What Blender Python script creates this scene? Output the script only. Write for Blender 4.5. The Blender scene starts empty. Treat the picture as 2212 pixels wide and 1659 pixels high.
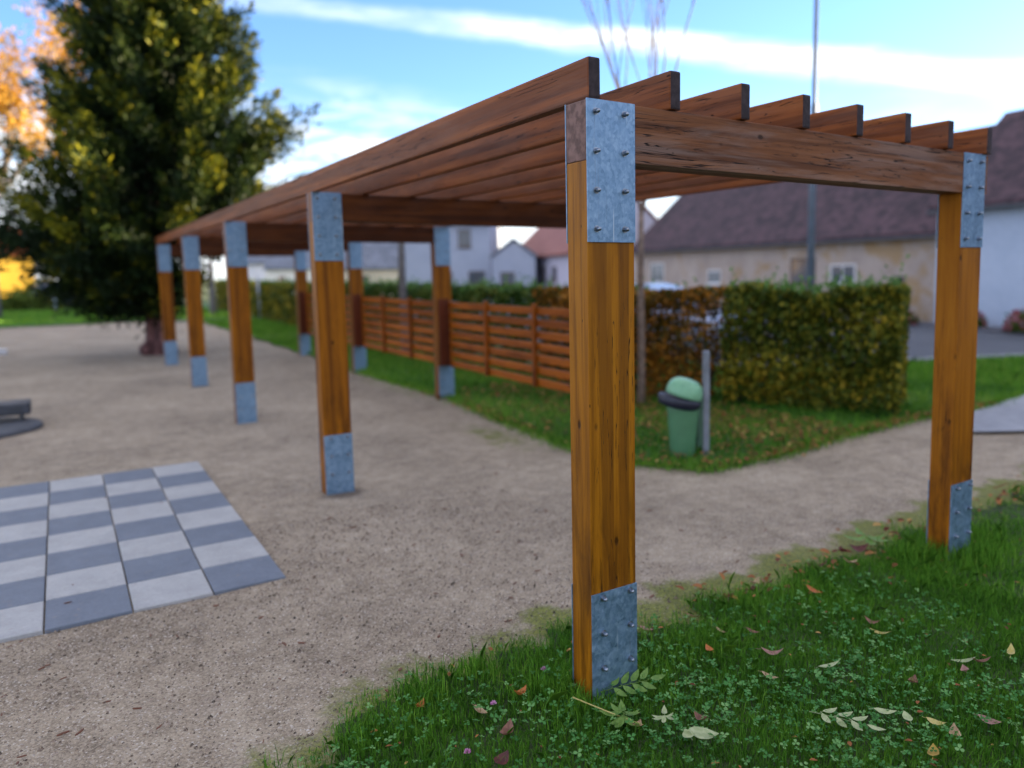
import bpy, bmesh, math, random
import numpy as np
from mathutils import Vector, Matrix
R = math.radians
sc = bpy.context.scene
C = sc.collection
random.seed(7)
rng = np.random.default_rng(11)

# ------------------------------------------------------------------ camera
cam_d = bpy.data.cameras.new('camera')
cam = bpy.data.objects.new('camera', cam_d); C.objects.link(cam)
PITCH, YAW, ROLL = .1104, .5931, -.0126
cy_, sy_ = math.cos(YAW), math.sin(YAW)
fwd = Vector((sy_*math.cos(PITCH), cy_*math.cos(PITCH), -math.sin(PITCH)))
rgt = Vector((cy_, -sy_, 0)); upv = rgt.cross(fwd)
r2 = rgt*math.cos(ROLL) + upv*math.sin(ROLL)
u2 = upv*math.cos(ROLL) - rgt*math.sin(ROLL)
m = Matrix.Identity(4)
for i in range(3):
    m[i][0] = r2[i]; m[i][1] = u2[i]; m[i][2] = -fwd[i]
m.translation = Vector((-1.6733, -2.4039, 1.7571))
cam.matrix_world = m
cam_d.sensor_width = 36; cam_d.lens = 36*1653.79/2212
cam_d.shift_x = -143.138/2212; cam_d.shift_y = -58.77/2212
cam_d.clip_start = .05; cam_d.clip_end = 2000
cam_d.dof.use_dof = True; cam_d.dof.focus_distance = 2.98; cam_d.dof.aperture_fstop = .95
sc.camera = cam

# ------------------------------------------------------------------ sun, sky, exposure
SUN_EL, SUN_AZ = 9.0, 98.0          # azimuth from +Y towards +X
sd = Vector((math.sin(R(SUN_AZ))*math.cos(R(SUN_EL)), math.cos(R(SUN_AZ))*math.cos(R(SUN_EL)), math.sin(R(SUN_EL))))
sun_d = bpy.data.lights.new('sun', 'SUN'); sun_d.energy = 5.0; sun_d.angle = R(.5); sun_d.color = (1, .80, .52)
sun = bpy.data.objects.new('sun', sun_d); C.objects.link(sun)
sun.rotation_euler = (-sd).to_track_quat('-Z', 'Y').to_euler(); sun.location = (30, -12, 20)
sc.view_settings.view_transform = 'Standard'; sc.view_settings.look = 'None'
sc.view_settings.gamma = 1; sc.view_settings.exposure = 2.25

class NB:                                       # small node builder
    def __init__(s, tree): s.t = tree; s.n = tree.nodes; s.l = tree.links
    def put(s, sock, v):
        if v is None: return
        if hasattr(v, 'is_output'): s.l.new(v, sock)
        else: sock.default_value = v
    def node(s, typ, ins=None, **kw):
        n = s.n.new(typ)
        for k, v in kw.items(): setattr(n, k, v)
        for k, v in (ins or {}).items(): s.put(n.inputs[k], v)
        return n
    def math(s, op, a, b=0.0, c=0.0, clamp=False):
        n = s.n.new('ShaderNodeMath'); n.operation = op; n.use_clamp = clamp
        for i, v in enumerate((a, b, c)): s.put(n.inputs[i], v)
        return n.outputs[0]
    def add(s, a, b): return s.math('ADD', a, b)
    def sub(s, a, b): return s.math('SUBTRACT', a, b)
    def mul(s, a, b): return s.math('MULTIPLY', a, b)
    def sstep(s, v, lo, hi, a=0.0, b=1.0):
        n = s.node('ShaderNodeMapRange', {0: v, 1: lo, 2: hi, 3: a, 4: b}, interpolation_type='SMOOTHSTEP'); return n.outputs[0]
    def noise(s, vec, scale, detail=3, rough=.55, dist=0.0):
        n = s.node('ShaderNodeTexNoise', {'Scale': scale, 'Detail': detail, 'Roughness': rough, 'Distortion': dist})
        if vec is not None: s.l.new(vec, n.inputs['Vector'])
        return n.outputs['Fac']
    def ramp(s, fac, stops):
        n = s.n.new('ShaderNodeValToRGB'); s.put(n.inputs[0], fac)
        e = n.color_ramp.elements
        while len(e) < len(stops): e.new(.5)
        for k, (p, c) in zip(e, stops): k.position = p; k.color = (*c, 1) if len(c) == 3 else c
        return n.outputs[0]
    def mix(s, fac, a, b, blend='MIX'):
        n = s.n.new('ShaderNodeMix'); n.data_type = 'RGBA'; n.blend_type = blend
        s.put(n.inputs[0], fac)
        for i, v in ((6, a), (7, b)):
            if not hasattr(v, 'is_output') and len(v) == 3: v = (*v, 1)
            s.put(n.inputs[i], v)
        return n.outputs[2]
    def mapping(s, vec, scale=(1, 1, 1), loc=(0, 0, 0), rot=(0, 0, 0)):
        n = s.node('ShaderNodeMapping', {'Scale': scale, 'Location': loc, 'Rotation': rot}); s.l.new(vec, n.inputs[0]); return n.outputs[0]

w = bpy.data.worlds.new('World'); sc.world = w; w.use_nodes = True
nb = NB(w.node_tree); nb.n.clear()
sky = nb.node('ShaderNodeTexSky', sky_type='NISHITA', sun_disc=False, sun_elevation=R(SUN_EL), sun_rotation=R(SUN_AZ), altitude=300, air_density=1.0, dust_density=.6, ozone_density=2.2)
tc = nb.node('ShaderNodeTexCoord')
sep = nb.node('ShaderNodeSeparateXYZ'); nb.l.new(tc.outputs['Generated'], sep.inputs[0])
X, Y, Z = sep.outputs
az = nb.mul(nb.math('ARCTAN2', X, Y), 57.2958)
el = nb.mul(nb.math('ARCSINE', Z), 57.2958)
def angvec(sa, se, off=0.0):
    n = nb.node('ShaderNodeCombineXYZ', {0: nb.mul(az, sa), 1: nb.mul(el, se), 2: off}); return n.outputs[0]
wob = nb.sub(nb.noise(angvec(.07, .12), 1.0, 4, .6), .5)
fine = nb.noise(angvec(.16, .75, 3.0), 1.0, 5, .62, .4)
fine2 = nb.noise(angvec(.05, .30, 7.0), 1.0, 5, .6, .6)
# long contrail-like streak arching over the pergola
d10 = nb.sub(az, 10.0)
c1 = nb.sub(17.7, nb.mul(nb.mul(d10, d10), .0021))
dd = nb.add(nb.sub(el, c1), nb.mul(wob, 2.2))
wid = nb.sstep(az, 10.0, 64.0, .75, 1.25)
up_edge = nb.sstep(dd, nb.mul(wid, .10), nb.mul(wid, 1.15), 1.0, 0.0)
lo_edge = nb.sstep(dd, nb.mul(wid, nb.sstep(az, 15.0, 60.0, -1.3, -1.5)), nb.mul(wid, -.3), 0.0, 1.0)
band = nb.mul(nb.mul(up_edge, lo_edge), nb.sstep(az, 4.0, 44.0, .18, .95))
band = nb.mul(band, nb.sstep(fine, .28, .60, .35, 1.0))
# softer veil lower on the left, brightening to the horizon
v_top = nb.sstep(nb.add(el, nb.mul(wob, 5.0)), 7.6, 13.6, 1.0, 0.0)
veil = nb.mul(v_top, nb.mul(nb.sstep(fine, .36, .62, .10, 1.0), nb.sstep(az, 25.0, 38.0, 1.0, .22)))
hor = nb.sstep(el, 3.0, 9.5, .85, 0.0)
hor2 = nb.mul(nb.sstep(nb.add(el, nb.mul(wob, 3.0)), 4.5, 9.8, 1.0, 0.0), nb.sstep(az, 44.0, 68.0, 0.0, .95))
inview = nb.mul(nb.mul(nb.sstep(az, -12.0, -4.0), nb.sstep(az, 70.0, 84.0, 1.0, 0.0)), nb.sstep(el, 20.0, 27.0, 1.0, 0.0))
rest = nb.mul(nb.mul(nb.sstep(fine2, .38, .62), .85), nb.sub(1.0, inview))        # thin warm cloud added outside the view to balance the ambient light
cl = nb.math('MAXIMUM', nb.math('MAXIMUM', band, veil), nb.math('MAXIMUM', hor, hor2))
cl = nb.math('MINIMUM', cl, 1.0)
skyc = nb.mix(1.0, sky.outputs[0], (.74, .89, 1.27), 'MULTIPLY')
skyc = nb.mix(rest, skyc, (5.4, 5.1, 4.8))
skyc = nb.mix(cl, skyc, (4.0, 4.2, 4.4))
bg = nb.node('ShaderNodeBackground', {'Strength': .09}); nb.l.new(skyc, bg.inputs[0])
out = nb.node('ShaderNodeOutputWorld'); nb.l.new(bg.outputs[0], out.inputs[0])

# ------------------------------------------------------------------ materials
def newmat(name):
    mt = bpy.data.materials.new(name); mt.use_nodes = True
    b = NB(mt.node_tree); p = b.n['Principled BSDF']
    return mt, b, p
def coords(b, which='Object', rand=True):
    t = b.node('ShaderNodeTexCoord').outputs[which]
    if rand:
        oi = b.node('ShaderNodeObjectInfo').outputs['Random']
        off = b.node('ShaderNodeCombineXYZ', {0: b.mul(oi, 37.0), 1: b.mul(oi, 91.0), 2: b.mul(oi, 53.0)}).outputs[0]
        n = b.node('ShaderNodeVectorMath', operation='ADD'); b.l.new(t, n.inputs[0]); b.l.new(off, n.inputs[1]); t = n.outputs[0]
    return t
def bump(b, p, h, strength=.3, dist=.01):
    n = b.node('ShaderNodeBump', {'Strength': strength, 'Distance': dist}); b.l.new(h, n.inputs['Height']); b.l.new(n.outputs[0], p.inputs['Normal'])
def simple(name, col, rough=.6, metal=0.0, var=.15, scale=6.0, bumpy=.15):
    mt, b, p = newmat(name)
    v = coords(b); f = b.noise(v, scale, 5, .6)
    c = b.mix(b.sstep(f, .3, .7), [x*(1-var) for x in col], [min(1, x*(1+var)) for x in col])
    b.l.new(c, p.inputs['Base Color']); p.inputs['Roughness'].default_value = rough; p.inputs['Metallic'].default_value = metal
    if bumpy: bump(b, p, b.noise(v, scale*8, 4, .6), bumpy, .01)
    return mt

def wood(name, axis, dark, mid, light, weather=0.0, wcol=(.30, .24, .22), rough=.5, endc=None, cracks=1.0):
    mt, b, p = newmat(name)
    v = coords(b)
    def sc3(along, across):
        s = [across]*3; s[axis] = along; return tuple(s)
    grain = b.noise(b.mapping(v, sc3(.8, 26)), 1.0, 6, .65, .3)
    fineg = b.noise(b.mapping(v, sc3(3.5, 190)), 1.0, 4, .7)
    blot = b.noise(b.mapping(v, sc3(1.6, 7)), 1.0, 4, .6, .8)
    f = b.add(b.mul(grain, .55), b.add(b.mul(blot, .30), b.mul(fineg, .15)))
    c = b.ramp(f, [(.34, dark), (.50, mid), (.66, light)])
    # broad board-like bands of different stain along the grain
    bands = b.noise(b.mapping(v, sc3(.25, 16)), 1.0, 1, .4)
    c = b.mix(b.sstep(bands, .52, .60, 0, .55), c, dark)
    # drying cracks
    cr = b.noise(b.mapping(v, sc3(1.3, 42)), 1.0, 2, .5, 1.2)
    crm = b.sstep(b.math('ABSOLUTE', b.sub(cr, .5)), .0, .018 if cracks >= 1 and axis != 2 else .012, 1.0, 0.0)
    gate = b.sstep(b.noise(b.mapping(v, sc3(1.1, 5)), 1.0, 2), *((.40, .52) if axis != 2 else (.50, .60)))
    crm = b.mul(b.mul(crm, gate), cracks)
    # knots and small dents
    vo = b.node('ShaderNodeTexVoronoi', {'Scale': 1.0, 'Randomness': 1.0}); b.l.new(b.mapping(v, sc3(5.0, 9)), vo.inputs['Vector'])
    kn = b.mul(b.sstep(vo.outputs['Distance'], .05, .13, 1.0, 0.0), b.sstep(b.noise(v, 3.0, 1), .5, .56))
    vo2 = b.node('ShaderNodeTexVoronoi', {'Scale': 1.0}); b.l.new(b.mapping(v, sc3(12, 26)), vo2.inputs['Vector'])
    dn = b.mul(b.sstep(vo2.outputs['Distance'], .05, .11, 1.0, 0.0), b.sstep(b.noise(v, 8.0, 1), .56, .6))
    if weather:
        wm = b.mul(b.sstep(b.noise(b.mapping(v, sc3(1.2, 12)), 1.0, 5, .65, .5), .42, .66), weather)
        c = b.mix(wm, c, wcol)
    c = b.mix(b.math('MAXIMUM', crm, b.math('MAXIMUM', b.mul(kn, .8), b.mul(dn, .7))), c, [x*.16 for x in dark])
    if axis == 2:                              # splash dirt and water stains low on the posts
        oz = b.node('ShaderNodeSeparateXYZ'); b.l.new(b.node('ShaderNodeTexCoord').outputs['Object'], oz.inputs[0])
        lowz = b.sstep(oz.outputs[2], .42, 1.25, 1.0, 0.0)
        sm = b.mul(lowz, b.sstep(b.noise(b.mapping(v, (13, 13, 2.4)), 1.0, 5, .65, .8), .42, .66))
        c = b.mix(b.mul(sm, .62), c, [x*.55 for x in dark])
        wt = b.sstep(b.noise(b.mapping(v, (9, 9, 1.1)), 1.0, 5, .6, 1.2), .60, .74)
        c = b.mix(b.mul(wt, .45), c, dark)
    if endc is not None:                       # weathered end grain on faces across the grain
        g = b.node('ShaderNodeTexCoord').outputs['Normal']
        s2 = b.node('ShaderNodeSeparateXYZ'); b.l.new(g, s2.inputs[0])
        em = b.sstep(b.math('ABSOLUTE', s2.outputs[axis]), .6, .9)
        ec = b.mix(b.sstep(b.noise(v, 30, 4), .35, .65), [x*.7 for x in endc], [x*1.35 for x in endc])
        c = b.mix(em, c, ec)
    b.l.new(c, p.inputs['Base Color'])
    p.inputs['Roughness'].default_value = rough
    p.inputs['Specular IOR Level'].default_value = .16
    h = b.sub(b.add(b.mul(grain, .5), b.mul(fineg, .25)), b.add(b.mul(crm, 1.2), b.mul(b.math('MAXIMUM', kn, dn), .6)))
    bump(b, p, h, .45, .006)
    return mt
M = {}
M['post_wood'] = wood('honey_stained_wood', 2, (.095, .030, .002), (.29, .105, .003), (.40, .160, .008), 0, rough=.46)
M['post_wood_red'] = wood('red_brown_stained_wood', 2, (.080, .022, .002), (.270, .088, .002), (.37, .135, .006), 0, rough=.46)
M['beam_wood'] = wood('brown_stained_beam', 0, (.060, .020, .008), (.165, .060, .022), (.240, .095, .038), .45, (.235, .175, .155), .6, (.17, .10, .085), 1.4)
M['rafter_wood'] = wood('red_brown_stained_rafter', 1, (.075, .018, .004), (.225, .062, .013), (.30, .098, .024), .20, (.20, .12, .09), .55, (.035, .024, .026), 1.0)
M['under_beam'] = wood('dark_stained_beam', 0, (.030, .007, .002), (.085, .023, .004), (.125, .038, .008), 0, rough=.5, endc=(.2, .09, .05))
M['slat_wood'] = wood('orange_stained_slat', 1, (.13, .028, .002), (.33, .080, .003), (.42, .120, .008), 0, rough=.5)
M['batten_wood'] = wood('orange_stained_batten', 2, (.10, .024, .003), (.26, .066, .004), (.34, .10, .009), 0, rough=.5)
M['stud_wood'] = wood('dark_red_stained_stud', 2, (.05, .012, .005), (.10, .022, .008), (.14, .034, .012), 0, rough=.5)

def galv():
    mt, b, p = newmat('galvanised_steel')
    v = coords(b)
    vo = b.node('ShaderNodeTexVoronoi', {'Scale': 1.0}); b.l.new(b.mapping(v, (95, 95, 70)), vo.inputs['Vector'])
    sp = b.node('ShaderNodeSeparateColor'); b.l.new(vo.outputs['Color'], sp.inputs[0])
    n1 = b.noise(v, 22, 6, .65, .6)
    f = b.add(b.mul(n1, .8), b.mul(sp.outputs[0], .2))
    c = b.ramp(f, [(.28, (.11, .19, .29)), (.5, (.18, .29, .43)), (.74, (.29, .41, .55))])
    st = b.noise(b.mapping(v, (55, 55, 1.6)), 1.0, 3, .6, .4)
    c = b.mix(b.mul(b.sstep(st, .64, .70), .38), c, (.16, .19, .23))
    st2 = b.noise(b.mapping(v, (75, 75, 1.2), (9, 4, 2)), 1.0, 3, .6, .3)
    c = b.mix(b.mul(b.sstep(st2, .66, .71), .5), c, (.80, .82, .84))
    b.l.new(c, p.inputs['Base Color']); p.inputs['Metallic'].default_value = .72
    b.l.new(b.sstep(n1, .3, .7, .38, .58), p.inputs['Roughness'])
    bump(b, p, n1, .12, .004)
    return mt
M['galv'] = galv()
M['bolt'] = simple('zinc_bolt', (.26, .29, .34), .3, .9, .15, 40, .05)
M['metal_grey'] = simple('grey_painted_metal', (.30, .33, .38), .45, .4, .1, 10, .05)
M['dark_metal'] = simple('dark_grey_metal', (.055, .06, .075), .5, .3, .25, 8, .1)

def leafmat(name, stops, trans=.35, rough=.55, spec=.14):
    mt, b, p = newmat(name)
    a = b.node('ShaderNodeAttribute', attribute_name='tint').outputs['Fac']
    c = b.ramp(a, stops)
    b.l.new(c, p.inputs['Base Color']); p.inputs['Roughness'].default_value = rough
    p.inputs['Specular IOR Level'].default_value = spec
    tr = b.node('ShaderNodeBsdfTranslucent'); b.l.new(c, tr.inputs['Color'])
    mx = b.node('ShaderNodeMixShader', {0: trans}); b.l.new(p.outputs[0], mx.inputs[1]); b.l.new(tr.outputs[0], mx.inputs[2])
    b.l.new(mx.outputs[0], b.n['Material Output'].inputs[0])
    return mt
M['grass'] = leafmat('grass_blades', [(0, (.040, .125, .012)), (.45, (.100, .265, .022)), (.8, (.200, .390, .040)), (1, (.42, .44, .11))], .3)
M['clover'] = leafmat('clover_leaves', [(0, (.032, .120, .024)), (.6, (.085, .250, .065)), (1, (.24, .42, .15))], .3, .6, .08)
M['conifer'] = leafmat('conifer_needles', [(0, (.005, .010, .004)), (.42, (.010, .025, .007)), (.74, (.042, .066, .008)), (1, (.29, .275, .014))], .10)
M['autumn'] = leafmat('autumn_leaves', [(0, (.45, .20, .03)), (.5, (.60, .37, .06)), (1, (.64, .48, .12))], .4)
M['hedge_olive'] = leafmat('olive_hedge_leaves', [(0, (.015, .030, .008)), (.4, (.070, .105, .014)), (.7, (.26, .225, .020)), (1, (.52, .33, .03))], .3)
M['hedge_orange'] = leafmat('orange_hedge_leaves', [(0, (.03, .045, .010)), (.38, (.11, .075, .012)), (.62, (.34, .135, .016)), (1, (.52, .25, .03))], .3)
M['hedge_green'] = leafmat('green_hedge_leaves', [(0, (.015, .045, .010)), (.5, (.05, .11, .02)), (.85, (.14, .16, .025)), (1, (.40, .20, .03))], .3)
M['shoots'] = leafmat('fresh_green_shoots', [(0, (.06, .16, .035)), (1, (.18, .30, .08))], .35)
M['shrub'] = leafmat('shrub_leaves', [(0, (.03, .06, .012)), (1, (.14, .19, .03))], .3)
M['flower'] = leafmat('pink_petals', [(0, (.40, .05, .10)), (1, (.50, .20, .26))], .3)
M['litter'] = leafmat('dry_leaf_litter', [(0, (.09, .026, .014)), (.5, (.22, .075, .032)), (.85, (.36, .15, .05)), (1, (.46, .32, .10))], .15, .7)
M['twig'] = simple('twigs', (.07, .045, .03), .8, 0, .3, 12)
M['bark'] = simple('sapling_bark', (.17, .12, .095), .8, 0, .35, 14, .4)
M['bark_far'] = simple('grey_bark', (.12, .11, .11), .8, 0, .3, 8, .4)

def redbark():
    mt, b, p = newmat('fibrous_red_bark'); v = coords(b)
    f = b.noise(b.mapping(v, (14, 14, .9)), 1.0, 5, .6, .4)
    b.l.new(b.ramp(f, [(.3, (.035, .014, .016)), (.5, (.13, .055, .055)), (.7, (.25, .12, .11))]), p.inputs['Base Color'])
    p.inputs['Roughness'].default_value = .85; bump(b, p, f, .8, .05); return mt
M['redbark'] = redbark()

def gravelmat():
    mt, b, p = newmat('compacted_gravel')
    v = coords(b, 'Object', False)
    big = b.noise(v, .7, 4, .6); mid = b.noise(v, 7, 5, .65); fine = b.noise(v, 90, 4, .7)
    vo = b.node('ShaderNodeTexVoronoi', {'Scale': 130.0}); b.l.new(v, vo.inputs['Vector'])
    sp = b.node('ShaderNodeSeparateColor'); b.l.new(vo.outputs['Color'], sp.inputs[0])
    f = b.add(b.add(b.mul(big, .3), b.mul(mid, .3)), b.add(b.mul(fine, .25), b.mul(sp.outputs[0], .15)))
    c = b.ramp(f, [(.36, (.118, .088, .062)), (.5, (.285, .226, .160)), (.63, (.430, .354, .262))])
    sm = b.mul(b.sstep(sp.outputs[1], .90, .94), b.sstep(fine, .35, .6))
    c = b.mix(b.mul(sm, .7), c, (.62, .56, .50))
    dm = b.sstep(b.noise(v, 38, 3, .7), .62, .72)
    c = b.mix(b.mul(dm, .42), c, (.11, .082, .06))
    stain = b.sstep(b.noise(v, 1.7, 5, .7), .56, .74)
    c = b.mix(b.mul(stain, .5), c, (.19, .145, .115))
    fdark = b.node('ShaderNodeAttribute', attribute_name='foot_dark').outputs['Fac']
    fdark = b.sstep(b.add(fdark, b.mul(b.sub(b.noise(v, 9, 4, .7), .5), .9)), .35, .85)
    c = b.mix(b.mul(fdark, .75), c, (.075, .055, .042))  # gravel darker around the post feet, broken up by noise
    a = b.node('ShaderNodeAttribute', attribute_name='moss').outputs['Fac']
    mo = b.sstep(b.add(a, b.mul(b.sub(b.noise(v, 6, 5, .7), .5), 1.1)), .35, .75)
    mc = b.mix(b.sstep(b.noise(v, 60, 3), .35, .65), (.065, .088, .007), (.175, .195, .015))
    c = b.mix(b.mul(mo, .85), c, mc)
    b.l.new(c, p.inputs['Base Color']); p.inputs['Roughness'].default_value = .92
    h = b.add(b.mul(mid, .35), b.add(b.mul(fine, .35), b.mul(vo.outputs['Distance'], -.5)))
    bump(b, p, h, .75, .012)
    return mt
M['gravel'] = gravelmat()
def soilmat(name, a, c2, scale=9):
    mt, b, p = newmat(name); v = coords(b, 'Object', False)
    f = b.add(b.mul(b.noise(v, scale, 5, .7), .6), b.mul(b.noise(v, .6, 3), .4))
    b.l.new(b.ramp(f, [(.35, a), (.65, c2)]), p.inputs['Base Color']); p.inputs['Roughness'].default_value = .95
    bump(b, p, b.noise(v, scale*6, 4, .7), .6, .03); return mt
M['soil'] = soilmat('lawn_soil', (.018, .030, .008), (.045, .075, .018))
M['turf'] = soilmat('distant_turf', (.022, .070, .014), (.060, .135, .030))
M['field'] = soilmat('open_ground', (.06, .09, .02), (.14, .16, .045), 3)
M['asphalt'] = soilmat('asphalt', (.075, .082, .10), (.115, .125, .15), 25)
M['concrete'] = soilmat('pale_concrete', (.22, .23, .26), (.34, .35, .39), 5)
M['pave_dark'] = soilmat('plinth_paving', (.09, .09, .11), (.14, .14, .16), 6)

# ------------------------------------------------------------------ mesh helpers
def tag(o, label=None, cat=None, group=None, kind=None):
    for k, v in (('label', label), ('category', cat), ('group', group), ('kind', kind)):
        if v: o[k] = v
    return o
def link(name, me, mat=None, parent=None, smooth=False):
    if mat:
        for q in (mat if isinstance(mat, (list, tuple)) else [mat]): me.materials.append(q)
    o = bpy.data.objects.new(name, me); C.objects.link(o)
    if parent is not None: o.parent = parent
    if smooth and len(me.polygons): me.polygons.foreach_set('use_smooth', [True]*len(me.polygons))
    return o
def empty(name, loc=(0, 0, 0), rz=0.0):
    o = bpy.data.objects.new(name, None); C.objects.link(o); o.location = loc; o.rotation_euler = (0, 0, rz); o.empty_display_size = .2
    return o
class MB:
    def __init__(s): s.v = []; s.f = []
    def box(s, x0, x1, y0, y1, z0, z1):
        i = len(s.v)
        s.v += [(x0, y0, z0), (x1, y0, z0), (x1, y1, z0), (x0, y1, z0), (x0, y0, z1), (x1, y0, z1), (x1, y1, z1), (x0, y1, z1)]
        s.f += [(i, i+3, i+2, i+1), (i+4, i+5, i+6, i+7), (i, i+1, i+5, i+4), (i+1, i+2, i+6, i+5), (i+2, i+3, i+7, i+6), (i+3, i, i+4, i+7)]
        return s
    def tube(s, pts, rad, n=8, caps=True, ell=1.0):
        base = len(s.v); pts = [Vector(p) for p in pts]
        for k, p in enumerate(pts):
            t = (pts[min(k+1, len(pts)-1)] - pts[max(k-1, 0)]).normalized()
            a = Vector((1, 0, 0)) if abs(t.x) < .8 else Vector((0, 1, 0))
            u = t.cross(a).normalized(); q = t.cross(u)
            for j in range(n):
                an = 2*math.pi*j/n
                s.v.append(tuple(p + (u*math.cos(an) + q*math.sin(an)*ell)*rad[k]))
        for k in range(len(pts)-1):
            for j in range(n):
                a = base+k*n+j; b = base+k*n+(j+1) % n
                s.f.append((a, b, b+n, a+n))
        if caps:
            s.f.append(tuple(base+j for j in range(n))[::-1]); e = base+(len(pts)-1)*n
            s.f.append(tuple(e+j for j in range(n)))
        return s
    def prism(s, poly, z0, z1):
        i = len(s.v); n = len(poly)
        s.v += [(x, y, z0) for x, y in poly] + [(x, y, z1) for x, y in poly]
        s.f.append(tuple(range(i+n-1, i-1, -1))); s.f.append(tuple(range(i+n, i+2*n)))
        for k in range(n): s.f.append((i+k, i+(k+1) % n, i+n+(k+1) % n, i+n+k))
        return s
    def lathe(s, prof, n=24, cx=0, cy=0, ex=1.0, ey=1.0):
        base = len(s.v)
        for r_, z in prof:
            for j in range(n):
                a = 2*math.pi*j/n; s.v.append((cx+r_*ex*math.cos(a), cy+r_*ey*math.sin(a), z))
        for k in range(len(prof)-1):
            for j in range(n):
                a = base+k*n+j; b = base+k*n+(j+1) % n; s.f.append((a, b, b+n, a+n))
        s.f.append(tuple(base+j for j in range(n))[::-1]); e = base+(len(prof)-1)*n; s.f.append(tuple(e+j for j in range(n)))
        return s
    def build(s, name, mat=None, parent=None, smooth=False, bevel=0.0, fixn=True):
        me = bpy.data.meshes.new(name); me.from_pydata(s.v, [], s.f)
        if bevel or fixn:
            bm = bmesh.new(); bm.from_mesh(me)
            if fixn: bmesh.ops.recalc_face_normals(bm, faces=bm.faces)
            if bevel: bmesh.ops.bevel(bm, geom=list(bm.edges), offset=bevel, segments=2, affect='EDGES', profile=.6)
            bm.to_mesh(me); bm.free()
        me.update()
        return link(name, me, mat, parent, smooth)
def npmesh(name, V, mat, tint=None, parent=None, smooth=False):
    """V: (faces, k, 3) loose polygons as one mesh; tint: per-face colour value."""
    V = np.asarray(V, np.float32); N, k, _ = V.shape
    me = bpy.data.meshes.new(name)
    me.vertices.add(N*k); me.loops.add(N*k); me.polygons.add(N)
    me.vertices.foreach_set('co', V.reshape(-1))
    me.loops.foreach_set('vertex_index', np.arange(N*k, dtype=np.int32))
    me.polygons.foreach_set('loop_start', np.arange(0, N*k, k, dtype=np.int32))
    if tint is not None:
        at = me.attributes.new('tint', 'FLOAT', 'FACE'); at.data.foreach_set('value', np.clip(tint, 0, 1).astype(np.float32))
    me.update(calc_edges=True); me.validate()
    return link(name, me, mat, parent, smooth)
def unit(a): return a/np.maximum(np.linalg.norm(a, axis=-1, keepdims=True), 1e-9)
def rand_unit(n): return unit(rng.normal(size=(n, 3)))
def leaf_cards(P, size, asp=.6, normal_bias=None, fold=.18, direction=None):
    """six-cornered pointed leaf polygons around points P"""
    n = len(P); size = np.broadcast_to(np.asarray(size, float), (n,))[:, None]
    t = rand_unit(n) if direction is None else unit(direction + .55*rng.normal(size=(n, 3)))
    q = rand_unit(n)
    if normal_bias is not None: q = unit(q + normal_bias)
    s_ = unit(np.cross(q, t)); q = unit(np.cross(t, s_))
    ks = [(-.5, 0, 0), (-.2, .42, fold), (.2, .36, fold), (.55, 0, 0), (.2, -.36, fold), (-.2, -.42, fold)]
    return np.stack([P + size*(a*t + b*asp*s_ + c*asp*q) for a, b, c in ks], 1)
def subset(poly_x, poly_y, n):
    return np.stack([rng.uniform(*poly_x, n), rng.uniform(*poly_y, n)], 1)

# ------------------------------------------------------------------ ground and lawns
GX = [-6, -3.2, -2.2, -1.5, -1.15, -.62, -.02, .31, .8, 1.48, 2.34, 3.19, 4.5, 9, 14]
GY = [-6, -3.0, -.95, .09, .38, .61, .68, .62, .46, .46, .48, .53, .53, .62, .7]
def wig(x, y): return .06*np.sin(7.3*x+1.1*y) + .05*np.sin(17.1*x+3) + .03*np.sin(41*x+9*y)
def near_edge(x): return np.interp(x, GX, GY) + wig(x, 0*x)
RL = [(2.80, 32), (2.80, 20), (2.76, 15.8), (2.72, 11.5), (2.78, 7.4), (2.55, 5.2), (2.45, 4.0), (2.55, 3.0), (2.95, 2.42), (3.9, 2.42), (5.1, 2.6), (6.3, 2.68), (7.8, 2.62), (9.3, 2.84), (12, 3.2), (14.6, 4.4), (11.2, 5.75), (8.1, 7.0), (8.05, 42), (2.8, 42)]
def lobes(poly, step=.12, amp=.07):
    o = []; n = len(poly)
    for i in range(n):
        a = np.array(poly[i]); b_ = np.array(poly[(i+1) % n]); L = np.linalg.norm(b_-a); k = max(1, int(L/step)) if L < 14 else 1
        nn = np.array([-(b_-a)[1], (b_-a)[0]])/L
        for j in range(k):
            p = a+(b_-a)*j/k; o.append(tuple(p + nn*amp*(math.sin(5*p[0]+3*p[1])+.7*math.sin(13*p[0]-11*p[1]))*.6))
    return o
def sheet(name, poly, z, mat):
    me = bpy.data.meshes.new(name); me.from_pydata([(x, y, z) for x, y in poly], [], [tuple(range(len(poly)))])
    bm = bmesh.new(); bm.from_mesh(me); bmesh.ops.triangulate(bm, faces=bm.faces); 
    for f in bm.faces:
        if f.normal.z < 0: f.normal_flip()
    bm.to_mesh(me); bm.free()
    return tag(link(name, me, mat), kind='structure')
def in_poly(P, poly):
    x, y = P[:, 0], P[:, 1]; r_ = np.zeros(len(P), bool); n = len(poly)
    for i in range(n):
        x1, y1 = poly[i]; x2, y2 = poly[(i+1) % n]
        c = ((y1 > y) != (y2 > y)); 
        xx = (x2-x1)*(y-y1)/((y2-y1) if y2 != y1 else 1e-9)+x1
        r_ ^= c & (x < xx)
    return r_
sheet('ground', [(-500, -500), (500, -500), (500, 600), (-500, 600)], -.03, M['field'])
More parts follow.
